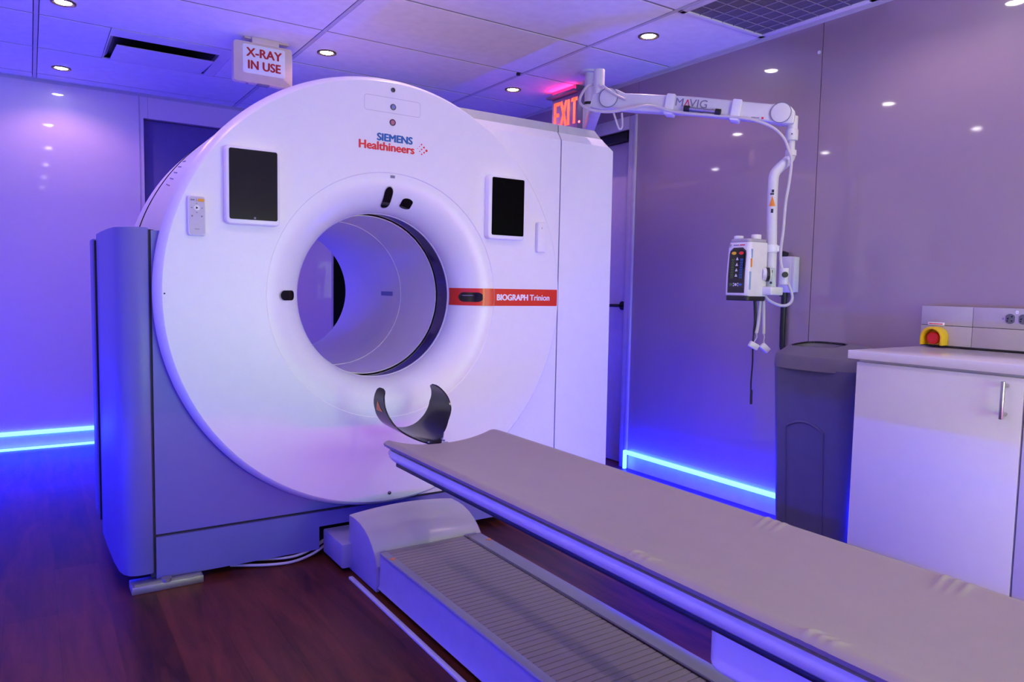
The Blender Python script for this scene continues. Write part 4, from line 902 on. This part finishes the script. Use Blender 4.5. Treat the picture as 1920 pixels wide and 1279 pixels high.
for a_, c_ in zip(yd[:-1], yd[1:]):
    for z0, z1 in ((0.926, 1.0045), (1.0065, 1.083)):
        obj('duct_cover', B().box(RX, XR, c_+0.0008, a_-0.0008, z0, z1, 0.0012), 'raceway', RW)
obj('duct_back', B().box(RX+0.004, XR, -2.3, -1.238, 0.9205, 1.081), 'seam', RW)
for y in (-1.563, -1.607):
    o = obj('outlet', B().prism([(y+0.0165*max(-0.85, min(0.85, math.cos(a*PI/16)))/0.85*0.92, 1.044+0.0185*math.sin(a*PI/16)) for a in range(32)], 'x', RX-0.003, RX+0.002), 'outlet', RW)
    obj('socket_hole', B().box(RX-0.0036, RX-0.002, y-0.0085, y-0.0035, 1.0505, 1.0545).box(RX-0.0036, RX-0.002, y-0.0085, y-0.0035, 1.035, 1.0385).cyl((RX-0.0036, y+0.007, 1.0445), (RX-0.002, y+0.007, 1.0445), 0.0028, n=12).cyl((RX-0.0036, y+0.008, 1.036), (RX-0.002, y+0.008, 1.036), 0.0022, n=12), 'black', o)
obj('duct_tag', B().box(RX-0.001, RX+0.001, -1.589, -1.580, 1.064, 1.075), 'ink_white', RW)
obj('duct_screw', B().cyl((RX-0.0015, -1.539, 1.043), (RX+0.001, -1.539, 1.043), 0.0035, n=12).cyl((RX-0.0018, -1.5845, 1.0700), (RX+0.001, -1.5845, 1.0700), 0.0016, n=8), 'button_blue', RW)
t = thing('emergency_stop', 'red emergency push button in a yellow guard on the wiring duct', 'push button', (RX, -1.298, 0.93))
ey, ez = -1.304, 0.957
ring_o = [(ey+0.044, ez-0.030)] + arc(ey, ez, 0.044, 0, 180, 20) + [(ey-0.044, ez-0.030)]
ring_i = [(ey-0.034, ez-0.030)] + arc(ey, ez, 0.034, 180, 0, 20) + [(ey+0.034, ez-0.030)]
obj('guard', B().prism(ring_o+ring_i, 'x', RX-0.050, RX+0.0, 0.002).prism(ring_o, 'x', RX-0.004, RX), 'yellow', t)
obj('button', B().lathe([(0.0, -0.042), (0.018, -0.041), (0.024, -0.036), (0.025, -0.026), (0.020, -0.022), (0.014, -0.02), (0.014, 0.0)], (0, 0), 32, axis='z', mx=Matrix(((0, 0, 1, RX), (1, 0, 0, ey), (0, 1, 0, ez-0.002), (0, 0, 0, 1)))), 'redbtn', t)
tg = tag(obj('label_plate', B().box(RX-0.0015, RX+0.0005, -1.329, -1.265, 1.0055, 1.0175, 0.0005), 'ink_white'), 'small white label strip with red print above the emergency button', 'label')
obj('print', dashes([0.014, 0.003, 0.011, 0.008, 0.004, 0.009], 0.0008, 0.0036, T(RX-0.0014, -1.270, 1.0115) @ FX), 'ink_red', tg)
